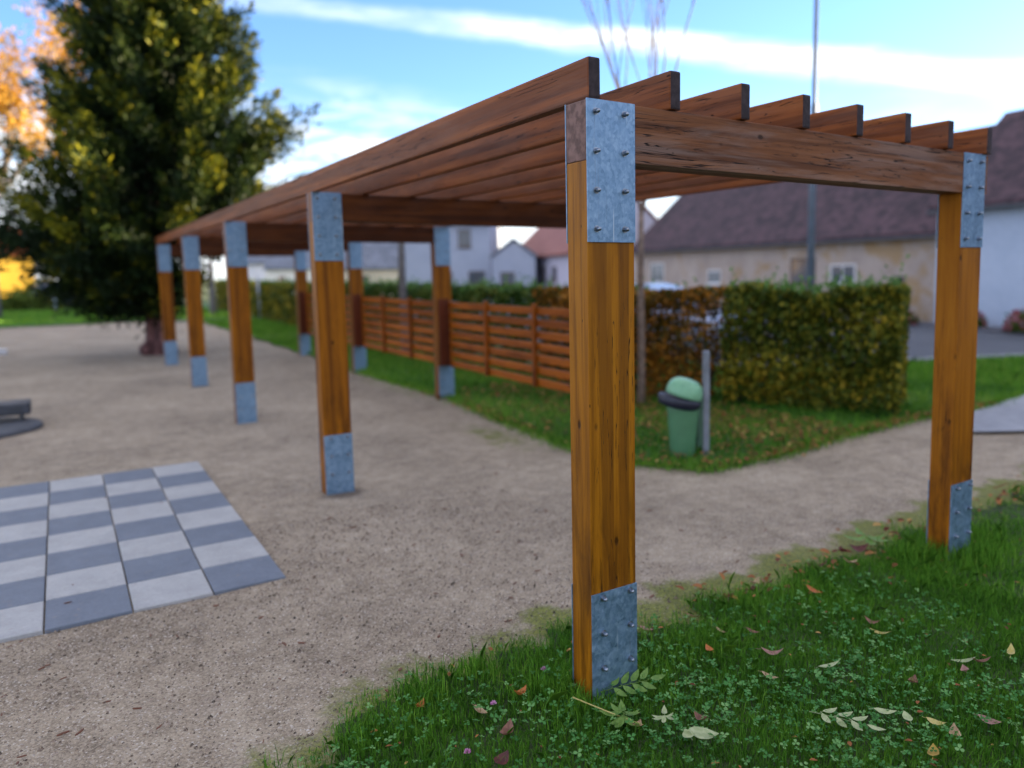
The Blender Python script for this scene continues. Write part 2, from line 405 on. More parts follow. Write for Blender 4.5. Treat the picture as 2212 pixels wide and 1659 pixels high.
# gravel yard: one gridded sheet with a mossy margin
gx = np.concatenate([np.arange(-16, -4, .5), np.arange(-4, 5, .08), np.arange(5, 13.01, .4)])
gy = np.concatenate([np.arange(-4, 4, .08), np.arange(4, 33.3, .4)])
XX, YY = np.meshgrid(gx, gy)
ZZ = .006*np.sin(1.7*XX+.6*YY)+.005*np.sin(3.1*YY-.8*XX)+.003*np.sin(9*XX+4*YY)
me = bpy.data.meshes.new('gravel_yard'); nx, ny = len(gx), len(gy)
idx = np.arange(nx*ny).reshape(ny, nx)
F = np.stack([idx[:-1, :-1], idx[:-1, 1:], idx[1:, 1:], idx[1:, :-1]], -1).reshape(-1, 4)
me.from_pydata(np.stack([XX, YY, ZZ-.012], -1).reshape(-1, 3).tolist(), [], F.tolist())
dn = YY - near_edge(XX)
moss = np.exp(-(np.maximum(dn, 0)/.30)**2)*np.where(XX > .2, 1.1, .66)
moss = np.maximum(moss, .62*np.exp(-((XX-2.15)/.35)**2-((YY-4.9)/1.2)**2))
moss = np.maximum(moss, .5*np.exp(-((XX-2.5)/.25)**2-((YY-9.0)/3.0)**2))
at = me.attributes.new('moss', 'FLOAT', 'POINT'); at.data.foreach_set('value', moss.reshape(-1).astype(np.float32))
foot_dark = np.zeros_like(XX)
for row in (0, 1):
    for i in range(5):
        foot_dark = np.maximum(foot_dark, np.exp(-((XX-row*2.6379-.13)/.24)**2-((YY-i*3.737+.02)/.20)**2))
at = me.attributes.new('foot_dark', 'FLOAT', 'POINT'); at.data.foreach_set('value', foot_dark.reshape(-1).astype(np.float32))
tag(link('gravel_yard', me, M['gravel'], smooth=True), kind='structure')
ex = np.arange(-3.2, 13, .03)
near_poly = [(float(x), float(y)) for x, y in zip(ex, near_edge(ex)-.10-.03*np.sin(ex*23)-.03*np.sin(ex*57))] + [(13, -14), (-3.2, -14)]
sheet('near_lawn', near_poly, .012, M['soil'])
right_poly = lobes(RL)
sheet('right_lawn', right_poly, .016, M['turf'])
sheet('far_lawn', lobes([(-40, 31.6), (-12, 31.8), (-3.5, 31.9), (.9, 32.6), (2.79, 31.2), (2.79, 43), (8.04, 43), (8, 56), (-40, 60)], .6, .15), .020, M['turf'])
sheet('cross_path', [(2.6, 20.6), (5.0, 20.3), (5.0, 21.3), (2.6, 21.7)], .026, M['gravel'])
sheet('road', [(8.12, 44), (8.12, 7.05), (11.25, 5.80), (14.7, 4.45), (19, 1.0), (19.0, -30), (17.5, -30), (17.4, -3), (18.9, 9.0), (19.6, 11), (22.6, 31), (25.3, 44)], .012, M['asphalt'])
sheet('concrete_path', [(6.2, 1.9), (6.75, 1.55), (7.6, 1.30), (9.5, 1.15), (13, 1.5), (13, 3.1), (9.3, 2.78), (7.8, 2.56), (7.0, 2.42)], .022, M['concrete'])
kerb = MB(); kerb.prism([(8.02, 7.02), (11.2, 5.74), (14.6, 4.39), (14.72, 4.52), (11.27, 5.90), (8.08, 7.2)], -.02, .09)
tag(kerb.build('kerb', M['concrete'], bevel=.008), kind='structure')
pv = MB(); pv.prism([(16.6, -6), (18.55, -6), (19.95, 9.0), (20.5, 11.0), (24.0, 30.3), (22.6, 31), (19.6, 11), (18.9, 9.0)], -.02, .10)
tag(pv.build('pavement', M['pave_dark'], bevel=.01), kind='structure')

# ------------------------------------------------------------------ pergola
A_, B_, D_, W_, H_ = .225, .1487, 3.737, 2.6379, 2.4
BT, LT, CB = 1.8693, .4726, 2.1749
perg = empty('pergola', (0, 0, 0))
tag(perg, 'long wooden pergola on honey stained posts with bolted galvanised plates beside the gravel', 'pergola')
def bolt_mesh():
    s = MB(); n = 6
    hexp = [(.0098*math.cos(2*math.pi*k/6), .0098*math.sin(2*math.pi*k/6)) for k in range(6)]
    s.lathe([(.0135, 0), (.0135, .002), (.0098, .0021)], 16)
    s.prism(hexp, .002, .011)
    s.lathe([(.0088, .011), (.0088, .016), (.0075, .0205), (.0045, .0238), (.001, .025)], 14)
    me = bpy.data.meshes.new('bolt'); vv = [(x, -z, y) for x, y, z in s.v]; me.from_pydata(vv, [], s.f)
    bm = bmesh.new(); bm.from_mesh(me); bmesh.ops.recalc_face_normals(bm, faces=bm.faces); bm.to_mesh(me); bm.free()
    me.materials.append(M['bolt']); return me
BOLT = bolt_mesh()
PT = .006
UPB = [(dx, z) for z in (2.355, 2.210, 2.064, 1.919) for dx in (.040, .174)]
LOB = [(dx, z) for z in (.449, .302, .153) for dx in (.054, .190)]
for row in (0, 1):
    for i in range(5):
        x0, y0 = row*W_, i*D_ + (.025 if (row and i == 0) else 0)
        root = bpy.data.objects.new('post', None)
        s = MB(); s.box(0, A_, PT, B_-PT, -.15, CB)
        post = s.build('post', M['post_wood'] if (row == 0 and i == 0) else M['post_wood_red'], perg, bevel=.004); post.location = (x0 + (.0178 if False else 0), y0, 0)
        if row and i == 0: post.rotation_euler = (0, -.0072, 0); post.location.x -= .0178
        for which, z0, z1, bl in (('upper', BT, H_, UPB), ('lower', -.06, LT, LOB)):
            for side in (0, 1):
                p = MB(); yy = (0, PT-.0006) if side == 0 else (B_-PT+.0006, B_)
                p.box(-.0015, A_+.0015, *yy, z0, z1)
                if side == 0 and i >= 3 or (side == 0 and row and i == 1):
                    for dx, z in bl: p.lathe([(0, 0)], 3) if False else p.box(dx-.009, dx+.009, -.016, 0, z-.009, z+.009)
                pl = p.build('bracket_plate', M['galv'], perg, bevel=.0006); pl.location = post.location; pl.rotation_euler = post.rotation_euler
                if side == 0 and not (i >= 3 or (row and i == 1)):
                    for dx, z in bl:
                        bo = bpy.data.objects.new('bolt', BOLT); C.objects.link(bo); bo.parent = pl; bo.location = (dx, 0, z)
                        bo.rotation_euler = (0, random.random()*6, 0)
        bpy.data.objects.remove(root)
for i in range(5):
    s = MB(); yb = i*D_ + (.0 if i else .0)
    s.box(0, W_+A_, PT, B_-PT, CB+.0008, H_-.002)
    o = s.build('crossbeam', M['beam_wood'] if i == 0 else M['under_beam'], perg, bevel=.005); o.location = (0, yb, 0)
    if i == 0: o.rotation_euler.z = .025/W_*.9
for k in range(8):
    s = MB(); s.box(0, .055, 0, 4*D_+.30, 0, .152)
    o = s.build('rafter', M['rafter_wood'], perg, bevel=.009); o.location = (.010+k*.3975, .002-.004*random.random(), H_+.0008)
    o.rotation_euler.z = random.uniform(-.0006, .0006)

# slatted fences between the right-hand posts (fixed to the outer edge of the posts)
def fence(i0, label):
    y0, y1 = i0*D_+B_+.002, (i0+1)*D_-.003
    f = empty('slat_fence', (W_, y0, 0)); tag(f, label, 'fence', 'slat fences between the pergola posts')
    L = y1-y0; s = MB()
    for k in range(7):
        z = .464+k*.1355; s.box(.165, .190, .004, L-.004, z, z+.086)
    s.build('slat_panel', M['slat_wood'], f, bevel=.004)
    for k in (1, 2):
        s = MB(); yy = L*k/3+.01; s.box(.118, .1635, yy-.028, yy+.028, .450, 1.405); s.build('batten', M['batten_wood'], f, bevel=.004)
    for yy in (.022, L-.022):
        s = MB(); s.box(.012, .163, yy-.020, yy+.020, LT+.006, 1.410); s.build('end_stud', M['stud_wood'], f, bevel=.004)
fence(1, 'orange slatted fence panel nearest the green bin, between two pergola posts')
fence(2, 'orange slatted fence panel in the middle of the three pergola bays with panels')
fence(3, 'orange slatted fence panel farthest from the green bin, deepest in the pergola')

# ------------------------------------------------------------------ giant chessboard
def chessmat(name, a, b2):
    mt, b, p = newmat(name); v = coords(b, 'Object', False)
    f = b.add(b.mul(b.noise(v, 5, 5, .7), .55), b.mul(b.noise(v, 70, 3, .7), .45))
    c = b.ramp(f, [(.33, a), (.66, b2)])
    c = b.mix(b.mul(b.sstep(b.noise(v, 26, 4, .7), .60, .72), .45), c, (.30, .22, .16))
    b.l.new(c, p.inputs['Base Color']); p.inputs['Roughness'].default_value = .7; bump(b, p, b.noise(v, 120, 3, .7), .25, .004); return mt
cm = [chessmat('pale_grey_slab', (.27, .275, .28), (.40, .40, .40)), chessmat('slate_blue_slab', (.100, .120, .158), (.152, .178, .222))]
PX, PY = .390, .428
vv, ff, mi = [], [], []
for i in range(8):
    for j in range(8):
        x1 = -.690-i*PX; x0 = x1-PX; y0 = 2.14+j*PY; y1 = y0+PY
        g = .004; dz = random.uniform(-.0015, .0015)
        a = len(vv); c_ = .004; zt = .008+dz
        for (sx, z) in ((0, -.02), (0, zt-.004), (c_, zt)):
            vv += [(x0+g+sx, y0+g+sx, z), (x1-g-sx, y0+g+sx, z), (x1-g-sx, y1-g-sx, z), (x0+g+sx, y1-g-sx, z)]
        for k in (0, 4):
            for q in range(4): ff.append((a+k+q, a+k+(q+1) % 4, a+k+4+(q+1) % 4, a+k+4+q)); mi.append((i+j+1) % 2)
        ff.append((a+8, a+9, a+10, a+11)); mi.append((i+j+1) % 2)
me = bpy.data.meshes.new('chessboard'); me.from_pydata(vv, [], ff); me.polygons.foreach_set('material_index', mi)
o = link('giant_chessboard', me, cm); tag(o, 'giant outdoor chessboard of pale grey and slate blue slabs set in the gravel', 'chessboard')

# ------------------------------------------------------------------ litter bin
def plastic(name, col, rough=.4):
    return simple(name, col, rough, 0, .10, 5, .04)
bin_ = empty('litter_bin', (3.10, 2.93, .01), -.593)
tag(bin_, 'green plastic litter bin with pale domed hood on a grey steel post', 'litter bin')
s = MB(); s.lathe([(.112, 0), (.118, .02), (.126, .16), (.140, .32), (.152, .46), (.158, .50)], 28, 0, 0, 1, .95); s.build('bin_body', plastic('dark_green_plastic', (.070, .190, .095)), bin_, True, fixn=True)
s = MB(); s.lathe([(.150, -.055), (.176, -.045), (.192, -.010), (.196, .030), (.186, .046), (.170, .048), (.150, .010), (.02, .0)], 28, 0, 0, 1.06, .95)
o = s.build('bin_mouth', plastic('navy_black_plastic', (.008, .011, .028), .35), bin_, True); o.location = (-.035, 0, .525); o.rotation_euler = (0, R(13), 0)
s = MB(); pr_ = []
for k in range(12):
    a = math.pi/2*k/11; pr_.append((.172*math.cos(a)**.62+.001, .150*math.sin(a)))
s.lathe([(.164, -.040), (.174, -.034)]+pr_, 30, 0, 0, 1.05, .98)
hood = s.build('bin_hood', plastic('pale_green_plastic', (.19, .42, .25), .38), bin_, True); hood.scale = (.95, .95, .90); hood.location = (.012, 0, .612); hood.rotation_euler = (0, R(17), 0)
s = MB(); s.box(.185, .245, -.035, .035, -.1, 1.0); s.build('steel_post', simple('weathered_zinc_post', (.19, .21, .25), .55, .3, .2, 9, .1), bin_, bevel=.006)
s = MB(); s.box(.128, .184, -.05, .05, .10, .60); s.build('back_bracket', plastic('deep_green_plastic', (.035, .09, .055)), bin_, bevel=.012)

# ------------------------------------------------------------------ round play platform at the left edge
pp = empty('play_platform', (-2.66, 8.75, 0)); tag(pp, 'dark low panel seat above a round grey ground plate at the left of the gravel', 'play equipment')
s = MB(); s.lathe([(.70, -.02), (.72, .015), (.70, .05), (.66, .058), (.1, .06)], 40); s.build('round_plate', simple('worn_grey_rubber', (.060, .066, .080), .7, 0, .25, 6), pp, True)
s = MB(); s.tube([(.50, .3, .05), (.50, .3, .20)], [.025, .025], 10); s.build('leg', M['metal_grey'], pp, True)
s = MB(); s.tube([(-.3, .3, .05), (-.3, .3, .20)], [.025, .025], 10); s.build('leg', M['metal_grey'], pp, True)
s = MB(); s.box(-.9, .60, .1, .5, .13, .28); s.build('seat_panel', M['dark_metal'], pp, bevel=.03)

# ------------------------------------------------------------------ trees
def limb(mb, p, d, L, r_, depth, tips, up=.15, spread=.5, kids=(2, 3), n=6):
    pts = [Vector(p)]; rad = [r_]; dv = Vector(d).normalized(); k = 4
    for i in range(k):
        dv = (dv + Vector((random.gauss(0, .09), random.gauss(0, .09), random.gauss(0, .06)+up*.22))).normalized()
        pts.append(pts[-1] + dv*L/k); rad.append(r_*(1-.55*(i+1)/k))
    mb.tube(pts, rad, n if depth > 1 else 4, caps=False)
    tips.append((pts[-1], dv))
    if depth <= 0: return
    for q in range(random.randint(*kids)):
        t = random.uniform(.35, 1.0); i = min(k-1, int(t*k)); bp = pts[i].lerp(pts[i+1], t*k-i)
        side = Vector((random.gauss(0, 1), random.gauss(0, 1), random.gauss(0, .6))); side = (side - dv*side.dot(dv)).normalized()
        limb(mb, bp, dv + side*spread*random.uniform(.6, 1.3), L*random.uniform(.5, .75), rad[i]*.62, depth-1, tips, up, spread, kids, n)
def sapling(loc, h_fork, r0, top, label, mat, seed, n_limbs=5, fork_spread=.11, lean=(0, 0)):
    random.seed(seed)
    t = empty('young_tree', loc); tag(t, label, 'tree', 'bare young trees along the hedge')
    s = MB(); pts = []; rad = []
    for k in range(7):
        z = -.1+(h_fork+.1)*k/6; pts.append((lean[0]*z+.012*math.sin(3*z), lean[1]*z+.012*math.cos(2*z), z)); rad.append(r0*(1.15-.35*k/6))
    s.tube(pts, rad, 10); s.build('trunk', mat, t, True)
    b = MB(); tips = []
    base = Vector(pts[-1])
    for k in range(n_limbs):
        a = 2*math.pi*k/n_limbs+random.uniform(-.3, .3)
        sp = fork_spread*random.uniform(.5, 1.4)
        limb(b, base+Vector((0, 0, random.uniform(-.12, .06))), (math.cos(a)*sp+.10, math.sin(a)*sp-.07, 1), (top-h_fork)*random.uniform(.55, .80), r0*.32, 4, tips, .36, .22, (2, 4))
    b.build('crown', mat, t, True, fixn=False)
    return t
sapling((4.50, 5.30, 0), 2.5, .046, 6.4, 'bare young tree rising behind the green bin, forking under the pergola roof', M['bark'], 5)
sapling((4.45, 13.4, 0), 2.7, .085, 4.0, 'bare grey young tree standing behind the middle slatted fence panel', M['bark_far'], 8)
sapling((4.1, 36.0, 0), 2.4, .14, 4.2, 'bare grey young tree far down the hedge, seen between distant pergola posts', M['bark_far'], 12)

# big conifer behind the far end of the pergola
random.seed(3)
con = empty('conifer_tree', (.22, 17.75, 0)); tag(con, 'tall dark conifer with sunlit yellow green tips behind the pergola end', 'tree')
s = MB()
for k in range(7):
    a = 2*math.pi*k/7; sp = .20 if k else 0
    pts = [(math.cos(a)*sp*1.5, math.sin(a)*sp*1.5, -.15), (math.cos(a)*sp*1.05, math.sin(a)*sp*1.05, .35), (math.cos(a)*sp*1.0, math.sin(a)*sp*1.0, 1.0), (math.cos(a)*sp*1.5, math.sin(a)*sp*1.5, 2.4), (math.cos(a)*sp*1.6, math.sin(a)*sp*1.6, 4.5)]
    s.tube(pts, [.17, .13, .115, .09, .05], 8)
s.tube([(0, 0, 0), (0, 0, 4), (.05, 0, 8), (.1, .05, 12)], [.2, .2, .12, .03], 8)
s.lathe([(.02, -.05), (.15, .02), (.17, .14), (.10, .25), (.01, .28)], 12, -.32, -.12)
s.build('trunk', M['redbark'], con, True, fixn=False)
ZR = [.7, 1.2, 1.9, 2.8, 3.6, 5, 6, 7, 8, 9.5, 11, 12.6]; RR = [1.0, 1.5, 2.05, 2.75, 2.75, 2.1, 1.85, 1.5, 1.25, .95, .6, .15]
P, T, DIRS = [], [], []
tw = MB()
def plume(p0, dirv, L, wr, n, t0):
    """one upswept feathery spray: dense along its axis, tapering to the tip"""
    t = rng.beta(1.3, 1.5, n); r_ = wr*np.sin(np.pi*np.clip(t*.86+.10, 0, 1))
    dv = unit(np.asarray(dirv, float)); bend = np.array([0, 0, .28*L])
    off = rng.normal(size=(n, 3))*r_[:, None]*.55
    P.append(np.asarray(p0)+np.outer(t, dv)*L+np.outer(t*t, bend)+off)
    DIRS.append(np.repeat((dv+np.array([0, 0, .35]))[None], n, 0)+off*1.2)
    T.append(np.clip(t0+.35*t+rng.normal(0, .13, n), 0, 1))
nbr = 300
for q in range(nbr):
    z = 1.0 + 11.4*((q+.5)/nbr)**1.08
    a = q*2.39996+random.uniform(-.4, .4)
    Rm_ = float(np.interp(z, ZR, RR))*random.uniform(.70, 1.10)
    if z < 2.3 and math.cos(a-.2) > .25: continue
    rise = .42 if z > 3 else (.05 if z > 2 else -.08)
    ca, sa = math.cos(a), math.sin(a)
    g_ = float(np.interp(z, [1, 2.5, 4, 6, 7.5, 9, 12], [-.2, -.15, .35, .60, .30, .1, 0])); o_ = np.array((.83*g_, -.56*g_, 0))
    z0 = z-rise*Rm_*.6; pe = np.array((ca*Rm_*.78, sa*Rm_*.78, z0+rise*Rm_*.55))+o_
    tw.tube([(0, 0, z0), tuple(pe*np.array([.5, .5, 1])+np.array([0, 0, -.1])), tuple(pe)], [.04, .025, .012], 4, caps=False)
    up_ = .55 if z > 3 else .12
    plume(pe, (ca, sa, up_), random.uniform(.7, 1.05)*(.6+.4*min(1, Rm_/2)), random.uniform(.19, .32), 300, random.uniform(.24, .62))
    for k in range(3):
        t = random.uniform(.35, .95); b_ = a+random.choice((-1, 1))*random.uniform(.35, .9)
        pb = np.array((0, 0, z0))*(1-t)+pe*t
        plume(pb, (math.cos(b_), math.sin(b_), up_*random.uniform(.5, 1.5)), random.uniform(.5, .9)*(.5+.5*min(1, Rm_/2)), random.uniform(.15, .27), 170, random.uniform(.05, .45))
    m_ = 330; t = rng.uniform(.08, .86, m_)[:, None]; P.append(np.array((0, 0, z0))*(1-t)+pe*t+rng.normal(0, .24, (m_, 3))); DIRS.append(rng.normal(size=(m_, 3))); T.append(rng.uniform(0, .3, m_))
for q in range(70):                           # low drooping skirt
    a = random.uniform(1.5, 5.0); z = random.uniform(.95, 2.7); rr = float(np.interp(z, [.9, 1.6, 2.7], [1.2, 2.2, 3.0]))*random.uniform(.25, 1.0)
    plume((math.cos(a)*rr, math.sin(a)*rr, z+.12), (math.cos(a), math.sin(a), -.45), random.uniform(.5, .9), random.uniform(.22, .36), 230, random.uniform(0, .25))
# a few long leading sprays that break the outline
for az_, z, L in ((-.50, 4.6, 2.9), (-.42, 4.1, 2.6), (-.3, 3.2, 2.8), (2.7, 7.0, 1.2), (3.2, 4.9, 1.4), (2.9, 2.9, 3.0), (-.75, 6.6, 1.9), (-.5, 7.6, 1.5), (2.5, 2.6, 3.0)):
    c0 = np.array((math.cos(az_)*L, math.sin(az_)*L, z+.35)); tw.tube([(0, 0, z-.4), tuple(c0)], [.05, .015], 4, caps=False)
    for k in range(5):
        t = .4+.15*k; plume(c0*t+np.array((0, 0, z-.4))*(1-t), (math.cos(az_), math.sin(az_), .5), 1.0, .27, 150, .3)
P = np.concatenate(P); T = np.concatenate(T); DIRS = np.concatenate(DIRS)
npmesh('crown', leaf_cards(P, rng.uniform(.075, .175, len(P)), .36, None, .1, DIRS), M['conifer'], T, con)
tw.build('branches', M['twig'], con, fixn=False)

# sunlit autumn tree at the left edge
random.seed(21)
au = empty('autumn_tree', (-4.2, 39.5, 0)); tag(au, 'broad autumn tree with sunlit orange and yellow leaves at the left edge', 'tree')
s = MB(); s.tube([(0, 0, -.2), (.05, 0, 2), (0, .1, 4.6)], [.42, .32, .26], 10); s.build('trunk', M['bark_far'], au, True)
b = MB(); tips = []
for k in range(9):
    a = 2*math.pi*k/9; limb(b, (0, .1, 4.2+random.random()*.6), (math.cos(a)*.7, math.sin(a)*.7, 1), random.uniform(4.2, 5.4), .17, 3, tips, .2, .7, (3, 4))
b.build('branches', M['bark_far'], au, fixn=False)
P = []
for p, d in tips:
    if random.random() < .92: P.append(np.array(p)+rng.normal(size=(26, 3))*np.array([.42, .42, .32]))
P = np.concatenate(P); T = rng.uniform(0, 1, len(P))*.6+.4*(P[:, 0] < 1)
npmesh('crown', leaf_cards(P, rng.uniform(.12, .24, len(P)), .7), M['autumn'], T, au)

# ------------------------------------------------------------------ hedges
def hedge(path, width, height, mat, label, n_leaf, leaf, seed, core=True, shoots=60, thin=None, name='hedge', round_end=True):
    random.seed(seed)
    h = empty(name, (path[0][0], path[0][1], 0)); tag(h, label, 'hedge')
    o0 = np.array([*path[0], 0.]); pa = np.array(path, float); seg = np.diff(pa, axis=0); L = np.linalg.norm(seg, axis=1); cum = np.concatenate([[0], np.cumsum(L)])
    def place(s_, off, z):
        i = np.clip(np.searchsorted(cum, s_, 'right')-1, 0, len(L)-1); t = ((s_-cum[i])/L[i])[:, None]
        base = pa[i]*(1-t)+pa[i+1]*t; d = seg[i]/L[i][:, None]; nn = np.stack([d[:, 1], -d[:, 0]], 1)
        xy = base+nn*off[:, None]; return np.stack([xy[:, 0], xy[:, 1], z], 1)-o0
    n = n_leaf; s_ = rng.uniform(0, cum[-1], n); off = rng.uniform(-.5, .5, n)*width; z = rng.uniform(.04, 1, n)*height
    # push most leaves out to the clipped faces
    face = rng.random(n); m1 = face < .36; m2 = (face >= .36) & (face < .55); m3 = (face >= .55) & (face < .76)
    off[m1] = -.5*width+np.abs(rng.normal(0, .10, m1.sum())); off[m2] = .5*width-np.abs(rng.normal(0, .10, m2.sum())); z[m3] = height-np.abs(rng.normal(0, .09, m3.sum()))
    if round_end:
        m4 = rng.random(n) < .12; s_[m4] = np.abs(rng.normal(0, .07, m4.sum()))
    low = rng.random(n) < np.clip((.22-z/height)*2.2, 0, .6)
    bulge = .06*np.sin(s_*3.1+1)+.05*np.sin(s_*7.7+z*5)+.04*np.sin(z*9+s_*2)
    P = place(s_, off+np.sign(off)*bulge, z+.05*np.sin(s_*4.3)+.03*np.sin(s_*11))
    keep = ~low
    if thin is not None: keep &= thin(s_, z, off)
    P = P[keep]
    patch = .5+.5*np.sin(P[:, 0]*3.1+P[:, 1]*2.3+1.7*np.sin(P[:, 2]*4))
    T = np.clip(rng.beta(2.3, 2.2, len(P))*.75+.25*patch, 0, 1)
    npmesh('foliage', leaf_cards(P, rng.uniform(.75, 1.35, len(P))*leaf, .72), mat, T, h)
    st = MB(); k = int(cum[-1]/.16)+2
    ss = rng.uniform(.05, cum[-1]-.05, k); oo = rng.uniform(-.28, .28, k)*width
    b0 = place(ss, oo, np.zeros(k)); b1 = place(np.clip(ss+rng.normal(0, .1, k), 0, cum[-1]), oo*1.3, np.full(k, height*.9))
    for a_, c_ in zip(b0, b1):
        mid = (a_+c_)/2+rng.normal(0, .04, 3); st.tube([a_-np.array([0, 0, .05]), mid, c_], [.018, .012, .005], 5, caps=False)
    st.build('stems', M['twig'], h, fixn=False)
    if shoots:
        sh_s = rng.uniform(0, cum[-1], shoots); PP, DD = [], []
        b0 = place(sh_s, rng.uniform(-.4, .4, shoots)*width, np.full(shoots, height-.03))
        for a_ in b0:
            hh = abs(rng.normal(0, .10))+.05; lean = rng.normal(0, .12, 2)
            m_ = 7
            t = np.linspace(0, 1, m_)[:, None]; PP.append(a_+t*np.array([lean[0]*hh*2, lean[1]*hh*2, hh])+rng.normal(0, .018, (m_, 3))); DD.append(np.repeat(np.array([[lean[0], lean[1], .9]]), m_, 0))
        PP = np.concatenate(PP); npmesh('shoots', leaf_cards(PP, rng.uniform(.8, 1.3, len(PP))*leaf*.8, .6, None, .15, np.concatenate(DD)), M['shoots'], rng.random(len(PP)), h)
    return h
hedge([(6.72, 3.02), (6.2, 4.0), (5.74, 4.90)], .95, 1.50, M['hedge_olive'], 'clipped olive and yellow hedge block with a squared end behind the green bin', 14500, .074, 31, shoots=130)
hedge([(5.70, 4.98), (5.50, 5.44), (5.25, 6.4), (5.18, 8.4)], .92, 1.47, M['hedge_orange'], 'rust orange autumn hedge beside the bare young tree and olive hedge', 11500, .072, 32, shoots=30, round_end=False,
      thin=lambda s_, z, off: ~((z > .55) & (z < 1.2) & (rng.random(len(z)) < .20) & (s_ < .8)))
hedge([(5.18, 8.5), (5.18, 14), (5.25, 20.3)], .85, 1.46, M['hedge_green'], 'long dark green hedge rising over the slatted fence panels', 17000, .085, 33, shoots=260, round_end=False)
hedge([(5.30, 21.4), (5.5, 30), (5.8, 43)], 1.0, 1.45, M['hedge_olive'], 'distant olive hedge along the lawn seen between the far pergola posts', 12500, .14, 34, shoots=120)

def shrub(name, loc, rx, ry, h, n, leaf, mat, label, cat, group=None, flowers=0, fmat=None):
    o = empty(name, loc); tag(o, label, cat, group)
    v = rand_unit(n)*np.cbrt(rng.uniform(.25, 1, n))[:, None]; v[:, 2] = np.abs(v[:, 2])
    P = v*np.array([rx, ry, h])*(1+.18*np.sin(v[:, :1]*9+v[:, 1:2]*7))
    npmesh('foliage', leaf_cards(P, rng.uniform(.7, 1.3, n)*leaf, .7), mat, np.clip(v[:, 2]*.5+rng.normal(.3, .2, n), 0, 1), o)
    if flowers:
        v = rand_unit(flowers); v[:, 2] = np.abs(v[:, 2]); P = v*np.array([rx, ry, h*1.12])
        npmesh('blossoms', leaf_cards(P, rng.uniform(.7, 1.3, flowers)*leaf*.9, .9), fmat or M['flower'], rng.random(flowers), o)
    s = MB()
    for k in range(5):
        a = k*1.3; s.tube([(0, 0, -.05), (math.cos(a)*rx*.3, math.sin(a)*ry*.3, h*.6)], [.02, .008], 5)
    s.build('stems', M['twig'], o, fixn=False)
    return o
shrub('flower_bush', (19.45, 11.4, .1), .45, .5, .38, 500, .10, M['shrub'], 'low pink flower bush at the foot of the cream house', 'flower bush', 'pink flower bushes along the house walls', 130)
shrub('flower_bush', (19.25, 9.05, .1), .3, .35, .42, 350, .10, M['shrub'], 'small pink flower bush by the near corner of the white house', 'flower bush', 'pink flower bushes along the house walls', 90)
shrub('flower_bush', (18.85, 7.35, .1), .5, .6, .55, 700, .11, M['shrub'], 'larger pink flower bush against the middle of the white wall', 'flower bush', 'pink flower bushes along the house walls', 170)
shrub('garden_shrub', (-3.2, 50.5, 0), 1.5, 1.1, 1.0, 1400, .22, M['shrub'], 'rounded green garden shrub in front of the yellow house', 'shrub')
shrub('garden_shrub', (-1.9, 53.5, 0), 2.4, 1.2, 1.75, 1600, .28, M['hedge_olive'], 'yellowish garden shrub at the right of the yellow house', 'shrub')

# ------------------------------------------------------------------ houses
def plaster(name, a, b2, stain=None, amt=.0, rough=.85):
    mt, b, p = newmat(name); v = coords(b)
    f = b.add(b.mul(b.noise(v, .9, 5, .65), .6), b.mul(b.noise(v, 7, 4, .6), .4))
    c = b.ramp(f, [(.36, a), (.64, b2)])
    if stain: c = b.mix(b.mul(b.sstep(b.noise(v, .55, 6, .7, .8), .50, .64), amt), c, stain)
    b.l.new(c, p.inputs['Base Color']); p.inputs['Roughness'].default_value = rough; bump(b, p, b.noise(v, 30, 4), .2, .01); return mt
def roofmat(name, a, b2, moss_=None):
    mt, b, p = newmat(name); v = coords(b)
    wv = b.node('ShaderNodeTexWave', {'Scale': 1.05, 'Distortion': .3, 'Detail': 1.0}, wave_type='BANDS', bands_direction='Z', wave_profile='SAW'); b.l.new(v, wv.inputs['Vector'])
    br = b.node('ShaderNodeTexVoronoi', {'Scale': 1.0}); b.l.new(b.mapping(v, (4.5, 4.5, 4.5)), br.inputs['Vector'])
    sp = b.node('ShaderNodeSeparateColor'); b.l.new(br.outputs['Color'], sp.inputs[0])
    f = b.add(b.mul(b.noise(b.mapping(v, (.9, .9, .5), rot=(.3, .5, .2)), 1.0, 5, .65, .6), .7), b.mul(sp.outputs[0], .3))
    c = b.ramp(f, [(.34, a), (.68, b2)])
    b.l.new(c, p.inputs['Base Color']); p.inputs['Roughness'].default_value = .8; bump(b, p, b.add(b.mul(wv.outputs['Fac'], .7), b.mul(sp.outputs[0], .3)), .6, .04); return mt
M['glass'] = simple('window_glass', (.10, .12, .15), .08, 0, .2, 2, 0)
M['white_frame'] = simple('white_window_frame', (.62, .62, .64), .5)
M['brown_frame'] = simple('brown_window_frame', (.10, .06, .045), .55)
def win(par, x, z, w_, h_, fm, rec=.06, bars=1):
    s = MB(); t = .07 if w_ > .5 else .05
    s.box(x, x+t, -.03, rec, z, z+h_); s.box(x+w_-t, x+w_, -.03, rec, z, z+h_); s.box(x+t, x+w_-t, -.03, rec, z, z+t); s.box(x+t, x+w_-t, -.03, rec, z+h_-t, z+h_)
    if bars: s.box(x+w_/2-.03, x+w_/2+.03, -.025, rec, z+t, z+h_-t)
    s.box(x-.06, x+w_+.06, -.09, -.032, z-.06, z-.003)
    f = s.build('window', fm, par)
    p = MB(); p.box(x+t, x+w_-t, -.012, rec-.01, z+t, z+h_-t); p.build('pane', M['glass'], f)
